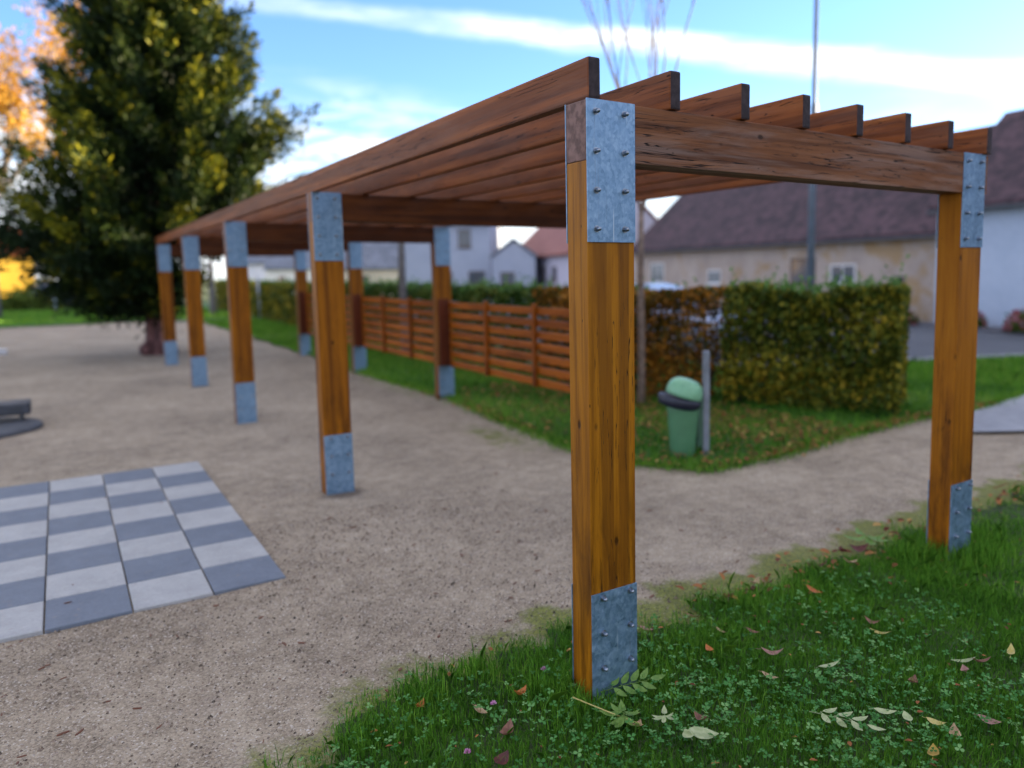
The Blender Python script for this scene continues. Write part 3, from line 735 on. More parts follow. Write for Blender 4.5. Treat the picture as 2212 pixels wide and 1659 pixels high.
def house(name, org, xdir, L, Dp, eave, ridge, wall, roof, label, wins=(), fm=None, fascia=None, chim=(), over=.28, gable_front=False, cat='house', band=None):
    a = math.atan2(xdir[1], xdir[0]); h = empty(name, (*org, 0), a); tag(h, label, cat, 'houses around the park')
    s = MB()
    if not gable_front:
        pr = [(0, -.3), (0, eave), (Dp/2, ridge-.05), (Dp, eave), (Dp, -.3)]
        i = len(s.v); s.v += [(0, y, z) for y, z in pr]+[(L, y, z) for y, z in pr]; n = 5
        s.f += [tuple(range(n)), tuple(range(2*n-1, n-1, -1))]+[(k, k+n, (k+1) % n+n, (k+1) % n) for k in range(n)]
    else:
        pr = [(0, -.3), (0, eave), (L/2, ridge-.05), (L, eave), (L, -.3)]; n = 5
        s.v += [(x, 0, z) for x, z in pr]+[(x, Dp, z) for x, z in pr]
        s.f += [tuple(range(n)), tuple(range(2*n-1, n-1, -1))]+[(k, k+n, (k+1) % n+n, (k+1) % n) for k in range(n)]
    s.build('wall', wall, h)
    r_ = MB(); t = .16
    def slab(prof, l0, l1, along_x=True):
        i = len(r_.v)
        for l in (l0, l1):
            for q, z in prof: r_.v.append((l, q, z) if along_x else (q, l, z))
        r_.f += [(i, i+1, i+2, i+3), (i+7, i+6, i+5, i+4)]+[(i+k, i+k+4, i+(k+1) % 4+4, i+(k+1) % 4) for k in range(4)]
    span = Dp if not gable_front else L
    sl = (ridge-eave)/(span/2)
    pa = [(-over, eave-over*sl+.02), (span/2, ridge+.02), (span/2, ridge+t+.02), (-over, eave-over*sl+t+.02)]
    pb = [(span+over, eave-over*sl+.02), (span/2+.001, ridge+.02), (span/2+.001, ridge+t+.02), (span+over, eave-over*sl+t+.02)]
    for pf in (pa, pb): slab(pf, -.12, (L if not gable_front else Dp)+.12, not gable_front)
    rf = r_.build('roof', roof, h)
    for cx, w_, hh in chim:
        c = MB(); c.box(cx, cx+w_, Dp/2-w_/2, Dp/2+w_/2, ridge-.6, ridge+hh); c.build('chimney', wall, rf)
    if band:
        f = MB(); f.box(-.05, L+.05, -.10, -.003, eave-band[1], eave-.02); f.box(-.05, L+.05, -.06, -.003, eave-band[1]-.10, eave-band[1]-.003); f.build('cornice', band[0], h)
    if band:
        g = MB(); yg = -over-.09; zg = eave-over*sl+.02
        g.box(-.1, L+.1, yg, yg+.085, zg-.05, zg+.05); g.build('gutter', M['dark_metal'], h)
        d_ = MB(); d_.tube([(L-.25, yg+.04, zg-.05), (L-.25, -.09, zg-.42), (L-.25, -.09, .05)], [.045, .045, .045], 8); d_.build('downpipe', M['dark_metal'], h)
    for x, z, ww, hw in wins: win(h, x, z, ww, hw, fm or M['white_frame'])
    return h
M['roof_dark'] = roofmat('dark_purple_tiles', (.018, .009, .016), (.080, .040, .052))
M['roof_red'] = roofmat('faded_red_tiles', (.20, .075, .065), (.32, .13, .11))
M['roof_slate'] = roofmat('grey_slate', (.10, .115, .15), (.20, .22, .27))
M['roof_orange'] = roofmat('orange_tiles', (.25, .055, .022), (.33, .085, .035))
cream = house('cream_house', (24.06, 30.3), (-.156, -.988), 19.80, 7.4, 2.95, 6.35, plaster('old_cream_plaster', (.31, .25, .22), (.46, .38, .33), (.34, .21, .08), .75), M['roof_dark'],
      'long low cream house with peeling plaster, yellow cornice and dark roof behind the hedge', [(1.8, 1.15, 1.3, 1.0), (6.95, 1.15, .95, .62), (14.7, 1.2, 1.25, .72)], M['white_frame'], band=(plaster('ochre_band', (.50, .27, .03), (.62, .36, .05)), .20))
win(cream, 12.55, 1.22, 1.35, .95, M['brown_frame'])
s = MB(); s.box(17.75, 18.02, -.12, -.003, 1.05, 1.48); s.build('meter_box', M['dark_metal'], cream, bevel=.01)
house('white_house', (20.18, 10.75), (-.138, -.990), 11.0, 6.0, 3.62, 6.35, plaster('white_render', (.36, .43, .55), (.43, .50, .62)), M['roof_dark'],
      'plain white house with cream cornice and dark roof at the right edge', [(6.5, 1.2, 1.2, 1.1)], band=(plaster('cream_trim', (.60, .55, .42), (.68, .62, .50)), .16))
house('shade_house', (18.66, -.142), (-.138, -.990), 22.0, 8.0, 5.6, 9.2, plaster('grey_render', (.48, .48, .50), (.58, .58, .60)), M['roof_dark'],  # house added out of view, made tall to shade the pergola
      'unseen tall grey rendered house added beyond the white house to cast shade', [(2+3*k, zz, 1.1, 1.3) for k in range(6) for zz in (1.0, 3.6)])
lav = plaster('blue_grey_render', (.32, .36, .46), (.39, .43, .53))
house('blue_house', (17.78, 47.5), (4.9, -3.3), 5.9, 7, 5.1, 6.5, lav, M['roof_slate'], 'tall pale blue two storey house behind the hedge, seen through the pergola',
      [(3.75, 3.5, .85, 1.2), (2.2, 1.0, 1.1, .9), (4.4, 1.0, 1.1, .9)], M['brown_frame'])
house('gabled_wing', (20.95, 40.7), (2.25, -1.5), 2.7, 3.2, 2.75, 3.75, lav, M['roof_slate'], 'small pale blue gabled outhouse in front of the red roofed house', [(.5, 1.05, .9, .75)], M['brown_frame'], gable_front=True, over=.12)
house('red_roof_house', (27, 49), (-4.5, -15), 15.6, 7.0, 2.95, 6.3, plaster('lilac_white_render', (.44, .42, .52), (.52, .50, .60)), M['roof_red'], 'low white house with a faded red tiled roof between the blue and cream houses', [(8.9, 1.2, .9, .95), (11.5, 1.2, 1.0, .9)], M['brown_frame'])
house('slate_roof_house', (16.9, 60.2), (3.2, -2.2), 5.6, 6, 2.3, 4.4, plaster('cream_render', (.58, .52, .42), (.70, .64, .54)), M['roof_slate'], 'low cream cottage with a blue grey slate roof left of the blue house', [(2.2, .8, .6, .9)], M['brown_frame'])
house('white_cottage', (15.2, 77.2), (3.4, -2.3), 6.0, 6, 2.5, 4.7, plaster('white_render_far', (.66, .66, .64), (.78, .78, .76)), M['roof_slate'], 'far white cottage with a dark roof seen between two distant right posts', [(1.2, .9, .8, .9)])
house('pale_cottage', (14.2, 89.6), (2.3, -1.6), 4.2, 6, 3.2, 5.6, plaster('pale_render_far', (.60, .60, .68), (.72, .72, .80)), M['roof_slate'], 'farthest pale cottage peeping over the distant hedge', [(1.0, 1.1, .8, 1.0)])
house('yellow_house', (-9.9, 56.0), (5.4, 1.2), 7.2, 6.5, 3.35, 4.9, plaster('bright_yellow_render', (.42, .25, .018), (.50, .32, .03)), M['roof_orange'], 'sunlit bright yellow house with orange roof beyond the lawn at left', [(4.0, 1.25, 1.15, 1.2), (1.4, 1.25, 1.1, 1.2)], M['brown_frame'])

# ------------------------------------------------------------------ street furniture and cars
lp = empty('street_lamp', (10.22, 7.28, .01)); tag(lp, 'tall grey tapered street lamp pole rising behind the pergola rafters', 'street lamp')
s = MB(); s.tube([(0, 0, 0), (0, 0, 4.75), (0, 0, 4.85), (.012, 0, 8.2)], [.072, .068, .046, .038], 14); s.build('pole', simple('lamp_pole_grey', (.13, .16, .21), .5, .3, .12, 4, .05), lp, True)
s = MB(); s.box(-.09, .09, -.09, .09, 0, .35); s.build('base_box', M['metal_grey'], lp, bevel=.01)
s = MB(); s.tube([(.012, 0, 8.15), (.25, .05, 8.4), (.9, .1, 8.5)], [.035, .03, .03], 10); s.box(.85, 1.45, .02, .18, 8.46, 8.56); s.build('lamp_head', M['metal_grey'], lp)
o = MB(); o.tube([(-.02, 0, -.1), (.0, 0, .9), (-.05, 0, 1.72)], [.045, .045, .045], 8); q = o.build('marker_pole', M['metal_grey'], None, True); q.location = (4.95, 30.2, 0)
tag(q, 'thin grey metal pole leaning slightly in front of the distant hedge', 'pole')
o = MB(); o.tube([(0, 0, -.1), (0, 0, 1.35)], [.06, .06], 8); q = o.build('marker_pole', simple('pale_blue_paint', (.30, .38, .48), .5), None, True); q.location = (-1.9, 46.5, 0)
tag(q, 'short pale blue post on the far lawn near the yellow house', 'pole')

def car(loc, rz, paint, label):
    random.seed(2)
    c = empty('parked_car', loc, rz); tag(c, label, 'car', 'parked cars')
    # side profile (x along the car) lofted over half-widths
    low = [(-2.05, .32), (-2.10, .55), (-2.02, .80), (-1.55, .90), (-.95, .96), (1.55, .98), (1.95, .92), (2.05, .62), (2.0, .32)]
    roof = [(-.95, .96), (-.30, 1.38), (.25, 1.48), (1.0, 1.46), (1.55, 1.28), (1.80, .98)]
    s = MB()
    def loft(prof, ws):
        base = len(s.v); n = len(prof)
        for yy, k in ws:
            for x, z in prof: s.v.append((x*(1-.02*k), yy, z-(.03*k if z > .5 else 0)))
        for j in range(len(ws)-1):
            for i in range(n):
                a = base+j*n+i; b_ = base+j*n+(i+1) % n; s.f.append((a, b_, b_+n, a+n))
        s.f.append(tuple(base+i for i in range(n))); s.f.append(tuple(base+(len(ws)-1)*n+i for i in range(n))[::-1])
    loft(low, [(-.86, 1.2), (-.80, .2), (-.4, 0), (.4, 0), (.80, .2), (.86, 1.2)])
    loft(roof, [(-.66, 1.2), (-.58, .2), (.58, .2), (.66, 1.2)])
    s.build('body', paint, c, True, bevel=.03)
    for sgn in (-1, 1):
        for x0, x1, t0, t1 in ((-.62, .22, -.22, .22), (.30, 1.38, .30, 1.12)):
            p = MB(); yy = sgn*.70; p.v += [(x0, yy+sgn*.05, 1.0), (x1+.05, yy+sgn*.05, 1.0), (t1, yy-sgn*.01, 1.36), (t0, yy-sgn*.01, 1.36), (x0, yy-sgn*.03, 1.0), (x1+.05, yy-sgn*.03, 1.0), (t1, yy-sgn*.06, 1.36), (t0, yy-sgn*.06, 1.36)]
            p.f += [(0, 1, 2, 3), (4, 7, 6, 5), (0, 4, 5, 1), (1, 5, 6, 2), (2, 6, 7, 3), (3, 7, 4, 0)]; p.build('window', M['glass'], c)
        for x in (-1.32, 1.30):
            wl = MB(); wl.tube([(x, sgn*.70, .31), (x, sgn*.90, .31)], [.31, .31], 24); wh = wl.build('wheel', simple('tyre_rubber', (.02, .02, .022), .8), c, False, bevel=.02)
            rm = MB(); rm.tube([(x, sgn*.88, .31), (x, sgn*.912, .31)], [.2, .18], 16); rm.build('rim', M['metal_grey'], wh)
        hl = MB(); hl.box(-2.09, -1.95, sgn*.62-.14, sgn*.62+.14, .62, .76); hl.build('headlight', M['white_frame'], c, bevel=.02)
        tl = MB(); tl.box(1.93, 2.04, sgn*.62-.12, sgn*.62+.12, .66, .88); tl.build('tail_light', simple('red_lens', (.35, .01, .01), .25), c, bevel=.02)
    for x0, x1, z0, z1 in ((-.96, -.36, 1.0, 1.36), (1.52, 1.74, 1.05, 1.30)):
        p = MB(); d_ = -.04 if x0 < 0 else .05
        p.v += [(x0+d_, -.60, z0), (x0+d_, .60, z0), (x1+d_, .52, z1), (x1+d_, -.52, z1)] if x0 < 0 else [(x1+d_, -.60, z0), (x1+d_, .60, z0), (x0+d_, .52, z1), (x0+d_, -.52, z1)]
        p.f += [(0, 1, 2, 3)]; p.build('windscreen', M['glass'], c, fixn=False)
    return c
car((8.95, 10.3, .012), R(94), simple('silver_blue_paint', (.20, .25, .36), .25, .2, .03, 3, 0), 'silver blue car parked behind the orange hedge')
car((-1.3, 51.5, 0), R(158), simple('navy_paint', (.03, .045, .12), .3, .1, .03, 3, 0), 'dark blue car parked far off beside the yellow house')

wb = empty('wheelie_bin', (19.75, 11.75, .1), R(-98)); tag(wb, 'black wheelie bin standing against the cream house wall', 'wheelie bin')
s = MB(); i = 0
s.v += [(-.22, -.24, .08), (.22, -.24, .08), (.22, .24, .08), (-.22, .24, .08), (-.29, -.33, .95), (.29, -.33, .95), (.29, .33, .95), (-.29, .33, .95)]
s.f += [(0, 3, 2, 1), (4, 5, 6, 7), (0, 1, 5, 4), (1, 2, 6, 5), (2, 3, 7, 6), (3, 0, 4, 7)]
blk = plastic('black_plastic', (.012, .014, .02)); s.build('bin_body', blk, wb, bevel=.02)
s = MB(); s.box(-.31, .31, -.36, .36, .955, 1.02); s.build('lid', blk, wb, bevel=.025)
for sg in (-1, 1):
    s = MB(); s.tube([(sg*.24, .26, .1), (sg*.30, .26, .1)], [.1, .1], 14); s.build('wheel', M['dark_metal'], wb)
s = MB(); s.box(-.28, .18, -.15, .15, 0, .12); q = s.build('stone_block', simple('pale_stone', (.55, .56, .60), .8), None, bevel=.015); q.location = (-2.98, 20.1, -.01); tag(q, 'small pale stone block on the far gravel at the left edge', 'block')

# ------------------------------------------------------------------ grass, clover, litter
def blades(P, h, wd, lean=.45):
    n = len(P); h = np.broadcast_to(h, (n,))[:, None]; wd = np.broadcast_to(wd, (n,))[:, None]
    a = rng.uniform(0, 2*np.pi, n); s_ = np.stack([np.cos(a), np.sin(a), 0*a], 1)
    b_ = rng.uniform(0, 2*np.pi, n); l = np.abs(rng.normal(0, lean, n))[:, None]; d = np.stack([np.cos(b_), np.sin(b_), 0*b_], 1)*l
    up = np.array([[0, 0, 1.]])
    mid = P+h*(up*.62+d*.28); tip = P+h*(up*.95+d*.95)/np.sqrt(1+.35*l*l)
    return np.stack([P-s_*wd, P+s_*wd, mid+s_*wd*.7, tip, mid-s_*wd*.7], 1)
def p3(xy, z=.012): return np.concatenate([xy, np.full((len(xy), 1), z)], 1)
def clear_posts(P, r_=.0):
    k = np.ones(len(P), bool)
    for row in (0, 1):
        for i in range(5):
            k &= ~((P[:, 0] > row*W_-.01) & (P[:, 0] < row*W_+A_+.01) & (P[:, 1] > i*D_-.012) & (P[:, 1] < i*D_+B_+.01))
    return k
def near_pts(n, x0=-1.9, x1=5.2, y0=-1.5, y1=.75, edge=0.0):
    q = subset((x0, x1), (y0, y1), n); e = near_edge(q[:, 0])-q[:, 1]
    k = (e > edge) & (rng.random(n) < np.clip(.10+e/.26, 0, 1)) & clear_posts(q)
    return q[k]
V, T = [], []
q = near_pts(150000, -1.7, 2.4); hh = rng.gamma(4, .0088, len(q))*(1+.5*np.sin(q[:, 0]*5+q[:, 1]*7)*np.sin(q[:, 1]*11-q[:, 0]*3)); 
V.append(blades(p3(q), np.clip(hh, .012, .085), rng.uniform(.0011, .0021, len(q)), .6)); T.append(rng.beta(2, 3, len(q))*.8+.1*np.sin(q[:, 0]*9+q[:, 1]*5))
q = near_pts(42000, 2.2, 6.5, -1.5, .8); V.append(blades(p3(q), rng.gamma(4, .0080, len(q))*(1+.5*np.sin(q[:, 0]*4.1+q[:, 1]*6)), rng.uniform(.0018, .003, len(q)), .75)); T.append(np.clip(rng.beta(2, 2.6, len(q))*.9+.12*np.sin(q[:, 0]*5+q[:, 1]*8), 0, 1))
# taller tufts: gravel margin and around the post feet
for (cx, cy, r_, n, h_) in [(W_+.1, .02, .26, 2600, .12), (W_-.15, .18, .14, 700, .11), (W_+.42, .1, .2, 1200, .10), (-.06, .05, .16, 900, .085), (.30, .02, .12, 700, .085), (-.55, .42, .10, 420, .085), (-.28, .50, .09, 420, .09), (-.85, .30, .10, 380, .08), (-.1, .3, .2, 700, .075), (1.2, .28, .16, 600, .075), (1.55, .22, .2, 800, .08), (.6, .12, .2, 700, .07)]:
    q = np.array([[cx, cy]])+rng.normal(0, r_*.55, (n, 2)); q = q[clear_posts(q) & (near_edge(q[:, 0]) > q[:, 1]-.04)]
    V.append(blades(p3(q), np.clip(rng.gamma(6, h_/8, len(q)), .02, .16), rng.uniform(.0012, .0024, len(q)), .5)); T.append(rng.beta(2.5, 2.5, len(q))*.9)
tag(npmesh('lawn_grass', np.concatenate(V), M['grass'], np.concatenate(T)), 'short green grass of the near lawn around the front posts', 'grass', kind='stuff')
# right-hand and far lawns
V, T = [], []
q = subset((2.4, 9.5), (2.3, 9.5), 120000); q = q[in_poly(q, right_poly) & clear_posts(q)]
V.append(blades(p3(q, .016), rng.gamma(4, .013, len(q)), rng.uniform(.0022, .0038, len(q)), .55)); T.append(np.clip(rng.beta(2, 2.4, len(q))+.22*np.sin(q[:, 0]*2.1+q[:, 1]*1.3), 0, .95))
pr_ = np.array(RL[3:14]); sg = np.diff(pr_, axis=0); ll = np.linalg.norm(sg, axis=1); k_ = rng.choice(len(sg), 16000, p=ll/ll.sum()); t_ = rng.random(16000)[:, None]
q = pr_[k_]+sg[k_]*t_+rng.normal(0, .075, (16000, 2)); q = q[clear_posts(q)]; V.append(blades(p3(q, .008), rng.gamma(4, .011, len(q)), rng.uniform(.002, .0036, len(q)), .7)); T.append(np.clip(rng.beta(2.6, 1.8, len(q)), 0, .95))
q = subset((9.5, 14), (3, 6), 16000); q = q[in_poly(q, right_poly)]; V.append(blades(p3(q, .016), rng.gamma(4, .018, len(q)), .006, .5)); T.append(rng.beta(2, 2, len(q)))
q = subset((2.6, 5.0), (9.5, 31), 52000); q = q[in_poly(q, right_poly)]; V.append(blades(p3(q, .016), rng.gamma(4, .015, len(q)), .006, .5)); T.append(rng.beta(2, 2, len(q)))
q = subset((-14, 5), (31.6, 48), 40000); q = q[(q[:, 1] > 32.4)]; V.append(blades(p3(q, .02), rng.gamma(4, .02, len(q)), .014, .5)); T.append(rng.beta(2, 2, len(q)))
tag(npmesh('park_grass', np.concatenate(V), M['grass'], np.concatenate(T)), 'green grass along the hedge and across the far lawn', 'grass', kind='stuff')
# clover
q = near_pts(10500, -1.6, 2.0, -1.45, .6, .03); dens = .35+.65*(np.sin(q[:, 0]*4.1+1)*np.sin(q[:, 1]*5.3+2) > -.25); q = q[rng.random(len(q)) < dens*np.clip(1.25-q[:, 0]*.45, .15, 1)*np.clip(.95-(q[:, 1]+.35)*.9, .25, 1)]
V, T = [], []
n = len(q); zc = rng.gamma(5, .0085, n)+.012; a0 = rng.uniform(0, 6.28, n); sz = rng.uniform(.0045, .0105, n); tn = rng.normal(0, .28, (n, 2)); tv = rng.beta(2.2, 2.2, n)
for k in range(3):
    a = a0+k*2.094; d = np.stack([np.cos(a), np.sin(a)], 1); s_ = np.stack([-d[:, 1], d[:, 0]], 1); c = np.concatenate([q, zc[:, None]], 1)
    fl = []
    for u_, v_, z_ in ((0.05, 0, 0), (.75, .62, .18), (1.45, .66, .22), (1.72, .28, .15), (1.55, 0, .06), (1.72, -.28, .15), (1.45, -.66, .22), (.75, -.62, .18)):
        xy = d*u_*sz[:, None]+s_*v_*sz[:, None]; z = (xy*tn).sum(1)+z_*sz
        fl.append(c+np.concatenate([xy, z[:, None]], 1))
    V.append(np.stack(fl, 1)); T.append(tv+rng.normal(0, .05, n))
clv = tag(npmesh('clover', np.concatenate(V), M['clover'], np.concatenate(T)), 'clover leaves growing through the near lawn', 'clover', kind='stuff')
# leaf litter
def flat_leaves(q, size, z, tilt=.25):
    n = len(q); P = np.concatenate([q, (z+rng.uniform(0, .02, n))[:, None]], 1)
    return leaf_cards(P, size, .62, np.array([[0, 0, 1/tilt]]), .22, np.concatenate([rng.normal(size=(n, 2)), np.zeros((n, 1))], 1)*3)
q1 = subset((2.7, 5.3), (2.5, 8.0), 3600); q1 = q1[in_poly(q1, right_poly) & (rng.random(len(q1)) < np.clip((q1[:, 0]-2.2)/2.4, .12, 1))]
q2 = np.stack([rng.uniform(2.6, 8, 420), np.zeros(420)], 1); q2[:, 1] = np.interp(q2[:, 0], [2.6, 2.95, 3.9, 5.1, 6.3, 8], [3.0, 2.42, 2.42, 2.6, 2.68, 2.62])+rng.normal(0, .07, 420)
q3 = np.stack([2.62+rng.normal(0, .12, 260), rng.uniform(3, 8, 260)], 1)
q4 = subset((-1, 5.5), (-1.3, .6), 260); q4 = q4[(near_edge(q4[:, 0]) > q4[:, 1]) & clear_posts(q4)]
q5 = np.stack([rng.uniform(1.0, 5.5, 170), np.zeros(170)], 1); q5[:, 1] = near_edge(q5[:, 0])+rng.normal(-.05, .09, 170)
qq = [q1, q2, q3, q4, q5]; zz = [.062, .04, .05, .045, .03]
V = np.concatenate([flat_leaves(a_, rng.uniform(.025, .075, len(a_)) if k != 3 else rng.uniform(.012, .032, len(a_)), z) for k, (a_, z) in enumerate(zip(qq, zz))])
tag(npmesh('leaf_litter', V, M['litter'], rng.random(len(V))), 'scattered small dry leaves over the lawns', 'leaf litter', kind='stuff')
# loose grit on the near gravel
q = subset((-2.6, 1.2), (.3, 3.2), 15000); q = q[(near_edge(q[:, 0]) < q[:, 1]+.02) & ~((q[:, 0] < -.69) & (q[:, 1] > 2.12))]
r_ = rng.gamma(3, .0009, len(q))+.0006; V = []
for k in range(4):
    a = k*math.pi/2+rng.uniform(0, .4, len(q)); b_ = a+math.pi/2; c = np.concatenate([q, (r_*.3)[:, None]], 1)
    def off(an, zz): return np.stack([np.cos(an)*r_*1.2, np.sin(an)*r_*1.0, zz*r_], 1)
    V.append(np.stack([c+off(a, -.4), c+off(b_, -.4), c+off(a+.6, .9)*np.array([.4, .4, 1])], 1))
def gritmat():
    mt, b, p = newmat('grit'); a = b.node('ShaderNodeAttribute', attribute_name='tint').outputs['Fac']
    b.l.new(b.ramp(a, [(0, (.06, .045, .035)), (.6, (.27, .20, .15)), (1, (.50, .42, .35))]), p.inputs['Base Color']); p.inputs['Roughness'].default_value = .8; return mt
tag(npmesh('grit', np.concatenate(V), gritmat(), np.tile(rng.random(len(q)), 4)), 'loose grit on the gravel yard', 'grit', kind='stuff')

# bark chips lying on the gravel: individuals
random.seed(5)
chipm = simple('red_brown_bark_chip', (.15, .055, .030), .75, 0, .4, 40, .4)
chips = []
for k in range(5):
    s = MB(); L = .5; n = 5; pts = []
    prof = [(-.5, .02), (-.3, .10+.05*random.random()), (.0, .13), (.3, .09+.05*random.random()), (.5, .03)]
    poly = [(x, y*random.uniform(.7, 1.2)) for x, y in prof]+[(x*.96, -y*random.uniform(.6, 1.2)) for x, y in prof[::-1]]
    s.prism(poly, 0, .10)
    me = bpy.data.meshes.new('bark_chip'); me.from_pydata([(x, y, z+.06*x*x*(1 if k % 2 else -.6)) for x, y, z in s.v], [], s.f); me.materials.append(chipm); chips.append(me)
cnt = 0
while cnt < 120:
    y = .35+abs(random.gauss(0, 1.5)); x = random.uniform(-2.3, 2.6)
    if y < near_edge(np.array([x]))[0]+.02 or y > 6.5: continue
    onb = x < -.70 and 2.15 < y < 5.5
    if onb and random.random() < .72: continue
    if not clear_posts(np.array([[x, y]]))[0]: continue
    o = bpy.data.objects.new('bark_chip', random.choice(chips)); C.objects.link(o)
    L = random.uniform(.018, .046); o.scale = (L, L*random.uniform(.7, 1.2), L*random.uniform(.8, 1.6)); o.location = (x, y, .0095 if onb else -.006+.003*random.random()); o.rotation_euler = (random.gauss(0, .15), random.gauss(0, .15), random.random()*6.3)
    tag(o, 'small red brown bark chip lying on the gravel or a chessboard slab', 'bark chip', 'bark chips scattered on the gravel yard'); cnt += 1

# ------------------------------------------------------------------ single fallen leaves on the near lawn
def leafmat1(name, a, b2, vein=None):
    mt, b, p = newmat(name); v = coords(b)
    c = b.mix(b.sstep(b.noise(v, 40, 4, .7), .38, .62), a, b2)
    b.l.new(c, p.inputs['Base Color']); p.inputs['Roughness'].default_value = .6
    tr = b.node('ShaderNodeBsdfTranslucent'); b.l.new(c, tr.inputs['Color']); mx = b.node('ShaderNodeMixShader', {0: .2}); b.l.new(p.outputs[0], mx.inputs[1]); b.l.new(tr.outputs[0], mx.inputs[2]); b.l.new(mx.outputs[0], b.n['Material Output'].inputs[0]); return mt
LM = {'pale': leafmat1('pale_green_leaf', (.30, .36, .16), (.42, .46, .24)), 'yellow': leafmat1('yellow_leaf', (.42, .34, .08), (.52, .44, .16)), 'tan': leafmat1('tan_leaf', (.36, .22, .11), (.48, .34, .20)),
      'brown': leafmat1('brown_leaf', (.16, .065, .04), (.26, .12, .075)), 'orange': leafmat1('orange_leaf', (.42, .10, .02), (.50, .17, .03)), 'maroon': leafmat1('maroon_leaf', (.07, .014, .014), (.13, .028, .02)), 'pink': leafmat1('pinkish_leaf', (.30, .15, .12), (.40, .22, .18)), 'ochre': leafmat1('ochre_leaf', (.36, .22, .03), (.46, .30, .05))}
def leaf_verts(L, wd, curl, fold, off=(0, 0, 0), rz=0.0, n=8):
    v, f = [], []
    for k in range(n+1):
        t = k/n; wv = wd*.5*math.sin(math.pi*t**.82)**.85*(1+.05*math.sin(t*34)) if 0 < t < 1 else 0.0005
        z = 1.4*curl*L*(2*t-1)**2-curl*L*.3
        for q in (-1, -.5, 0, .5, 1): v.append(((t-.5)*L, q*wv, z+fold*abs(q)*wv))
    for k in range(n):
        for q in range(4): a = k*5+q; f.append((a, a+1, a+6, a+5))
    i = len(v); st = [(-.5*L-.22*L, .02*L, curl*L*.7), (-.5*L, .012*L, curl*L*.7), (-.5*L, -.012*L, curl*L*.7), (-.72*L, .0, curl*L*.7)]; v += st; f.append((i, i+1, i+2, i+3))
    c, s_ = math.cos(rz), math.sin(rz)
    return [(x*c-y*s_+off[0], x*s_+y*c+off[1], z+off[2]) for x, y, z in v], f
def fallen(x, y, L, wd, col, rz, label, curl=.18, fold=.25, z=.05):
    v, f = leaf_verts(L, wd, curl, fold); me = bpy.data.meshes.new('fallen_leaf'); me.from_pydata(v, [], f)
    o = link('fallen_leaf', me, LM[col], smooth=True); o.location = (x, y, z); o.rotation_euler = (random.gauss(0, .15), random.gauss(0, .12), rz)
    tag(o, label, 'leaf', 'fallen leaves on the near lawn')
fallen(.16, -.47, .115, .072, 'pale', R(-35), 'big pale green leaf flat on the clover, right of the front post foot', .06, .1, .075)
fallen(.105, -.45, .06, .045, 'pale', R(70), 'small pale green leaf touching the big pale one', .1, .2, .08)
fallen(.83, -.76, .085, .030, 'pale', R(-45), 'slim pale green leaf right of the pinnate sprig', .1, .2, .07)
fallen(.865, -.83, .055, .036, 'pale', R(60), 'short pale green leaf tip below the slim pale leaf', .1, .2, .07)
fallen(.93, -.91, .075, .030, 'yellow', R(-80), 'pale yellow narrow leaf right of the pinnate sprig', .15, .2, .065)
fallen(.93, -.98, .06, .042, 'tan', R(40), 'curled tan leaf beside the pale yellow narrow leaf', .3, .3, .06)
fallen(1.10, -1.02, .085, .034, 'pink', R(-85), 'pinkish brown leaf standing in the grass at the far right', .15, .3, .065)
fallen(.76, -1.0, .095, .040, 'ochre', R(30), 'ochre leaf at the bottom edge of the lawn', .1, .3, .06)
fallen(.95, -.41, .095, .040, 'pale', R(-28), 'pale green oval leaf alone on the mid lawn', .08, .12, .065)
fallen(1.40, -.35, .10, .030, 'yellow', R(-70), 'yellow curved leaf under a brown curled leaf', .14, .2, .06)
fallen(1.46, -.26, .075, .034, 'brown', R(-60), 'brown curled leaf touching the yellow curved leaf', .3, .4, .06)
fallen(1.52, .13, .095, .040, 'orange', R(-75), 'bright orange brown leaf near the mossy gravel edge', .15, .3, .065)
fallen(.63, -.01, .055, .036, 'orange', R(80), 'small vivid orange leaf in the grass right of the front post', .2, .3, .065)
fallen(.85, .34, .11, .030, 'brown', R(-62), 'long red brown leaf on the moss right of the front post', .12, .4, .03)
fallen(.57, .36, .075, .030, 'pink', R(-60), 'pinkish leaf on the moss just right of the front post', .12, .4, .03)
fallen(1.40, .43, .07, .050, 'tan', R(10), 'tan leaf in the small heap at the lawn edge', .35, .4, .035)
fallen(1.46, .40, .08, .050, 'brown', R(120), 'brown leaf in the small heap at the lawn edge', .35, .4, .035)
fallen(1.33, .38, .07, .045, 'maroon', R(200), 'dark leaf in the small heap at the lawn edge', .3, .4, .03)
fallen(1.86, .39, .13, .050, 'maroon', R(-30), 'long dark maroon leaf at the lawn edge left of the right post', .2, .3, .04)
fallen(2.16, .44, .06, .05, 'maroon', R(60), 'small upright maroon leaf beside the red curled one', .35, .4, .05)
fallen(2.27, .40, .12, .065, 'maroon', R(-35), 'large curled dark red leaf left of the right post foot', .3, .3, .05)
fallen(2.05, .30, .10, .05, 'tan', R(-20), 'tan leaf between the two maroon leaves', .2, .3, .05)
fallen(.24, -.37, .065, .042, 'brown', R(100), 'brown crumpled leaf above the big pale green leaf', .3, .4, .055)
fallen(.84, -.19, .10, .036, 'pink', R(-40), 'greyish pink withered leaf on the mid lawn', .25, .5, .06)
fallen(1.45, -.72, .11, .042, 'pale', R(-35), 'pale yellow green leaf in the cluster on the right lawn', .1, .2, .065)
fallen(1.50, -.77, .09, .040, 'brown', R(-30), 'brown leaf in the cluster on the right lawn', .2, .4, .07)
fallen(1.39, -.76, .06, .035, 'pink', R(40), 'pink leaf in the cluster on the right lawn', .2, .4, .06)
fallen(1.71, -.79, .10, .032, 'yellow', R(25), 'yellow green leaf at the right end of the lawn', .12, .3, .06)
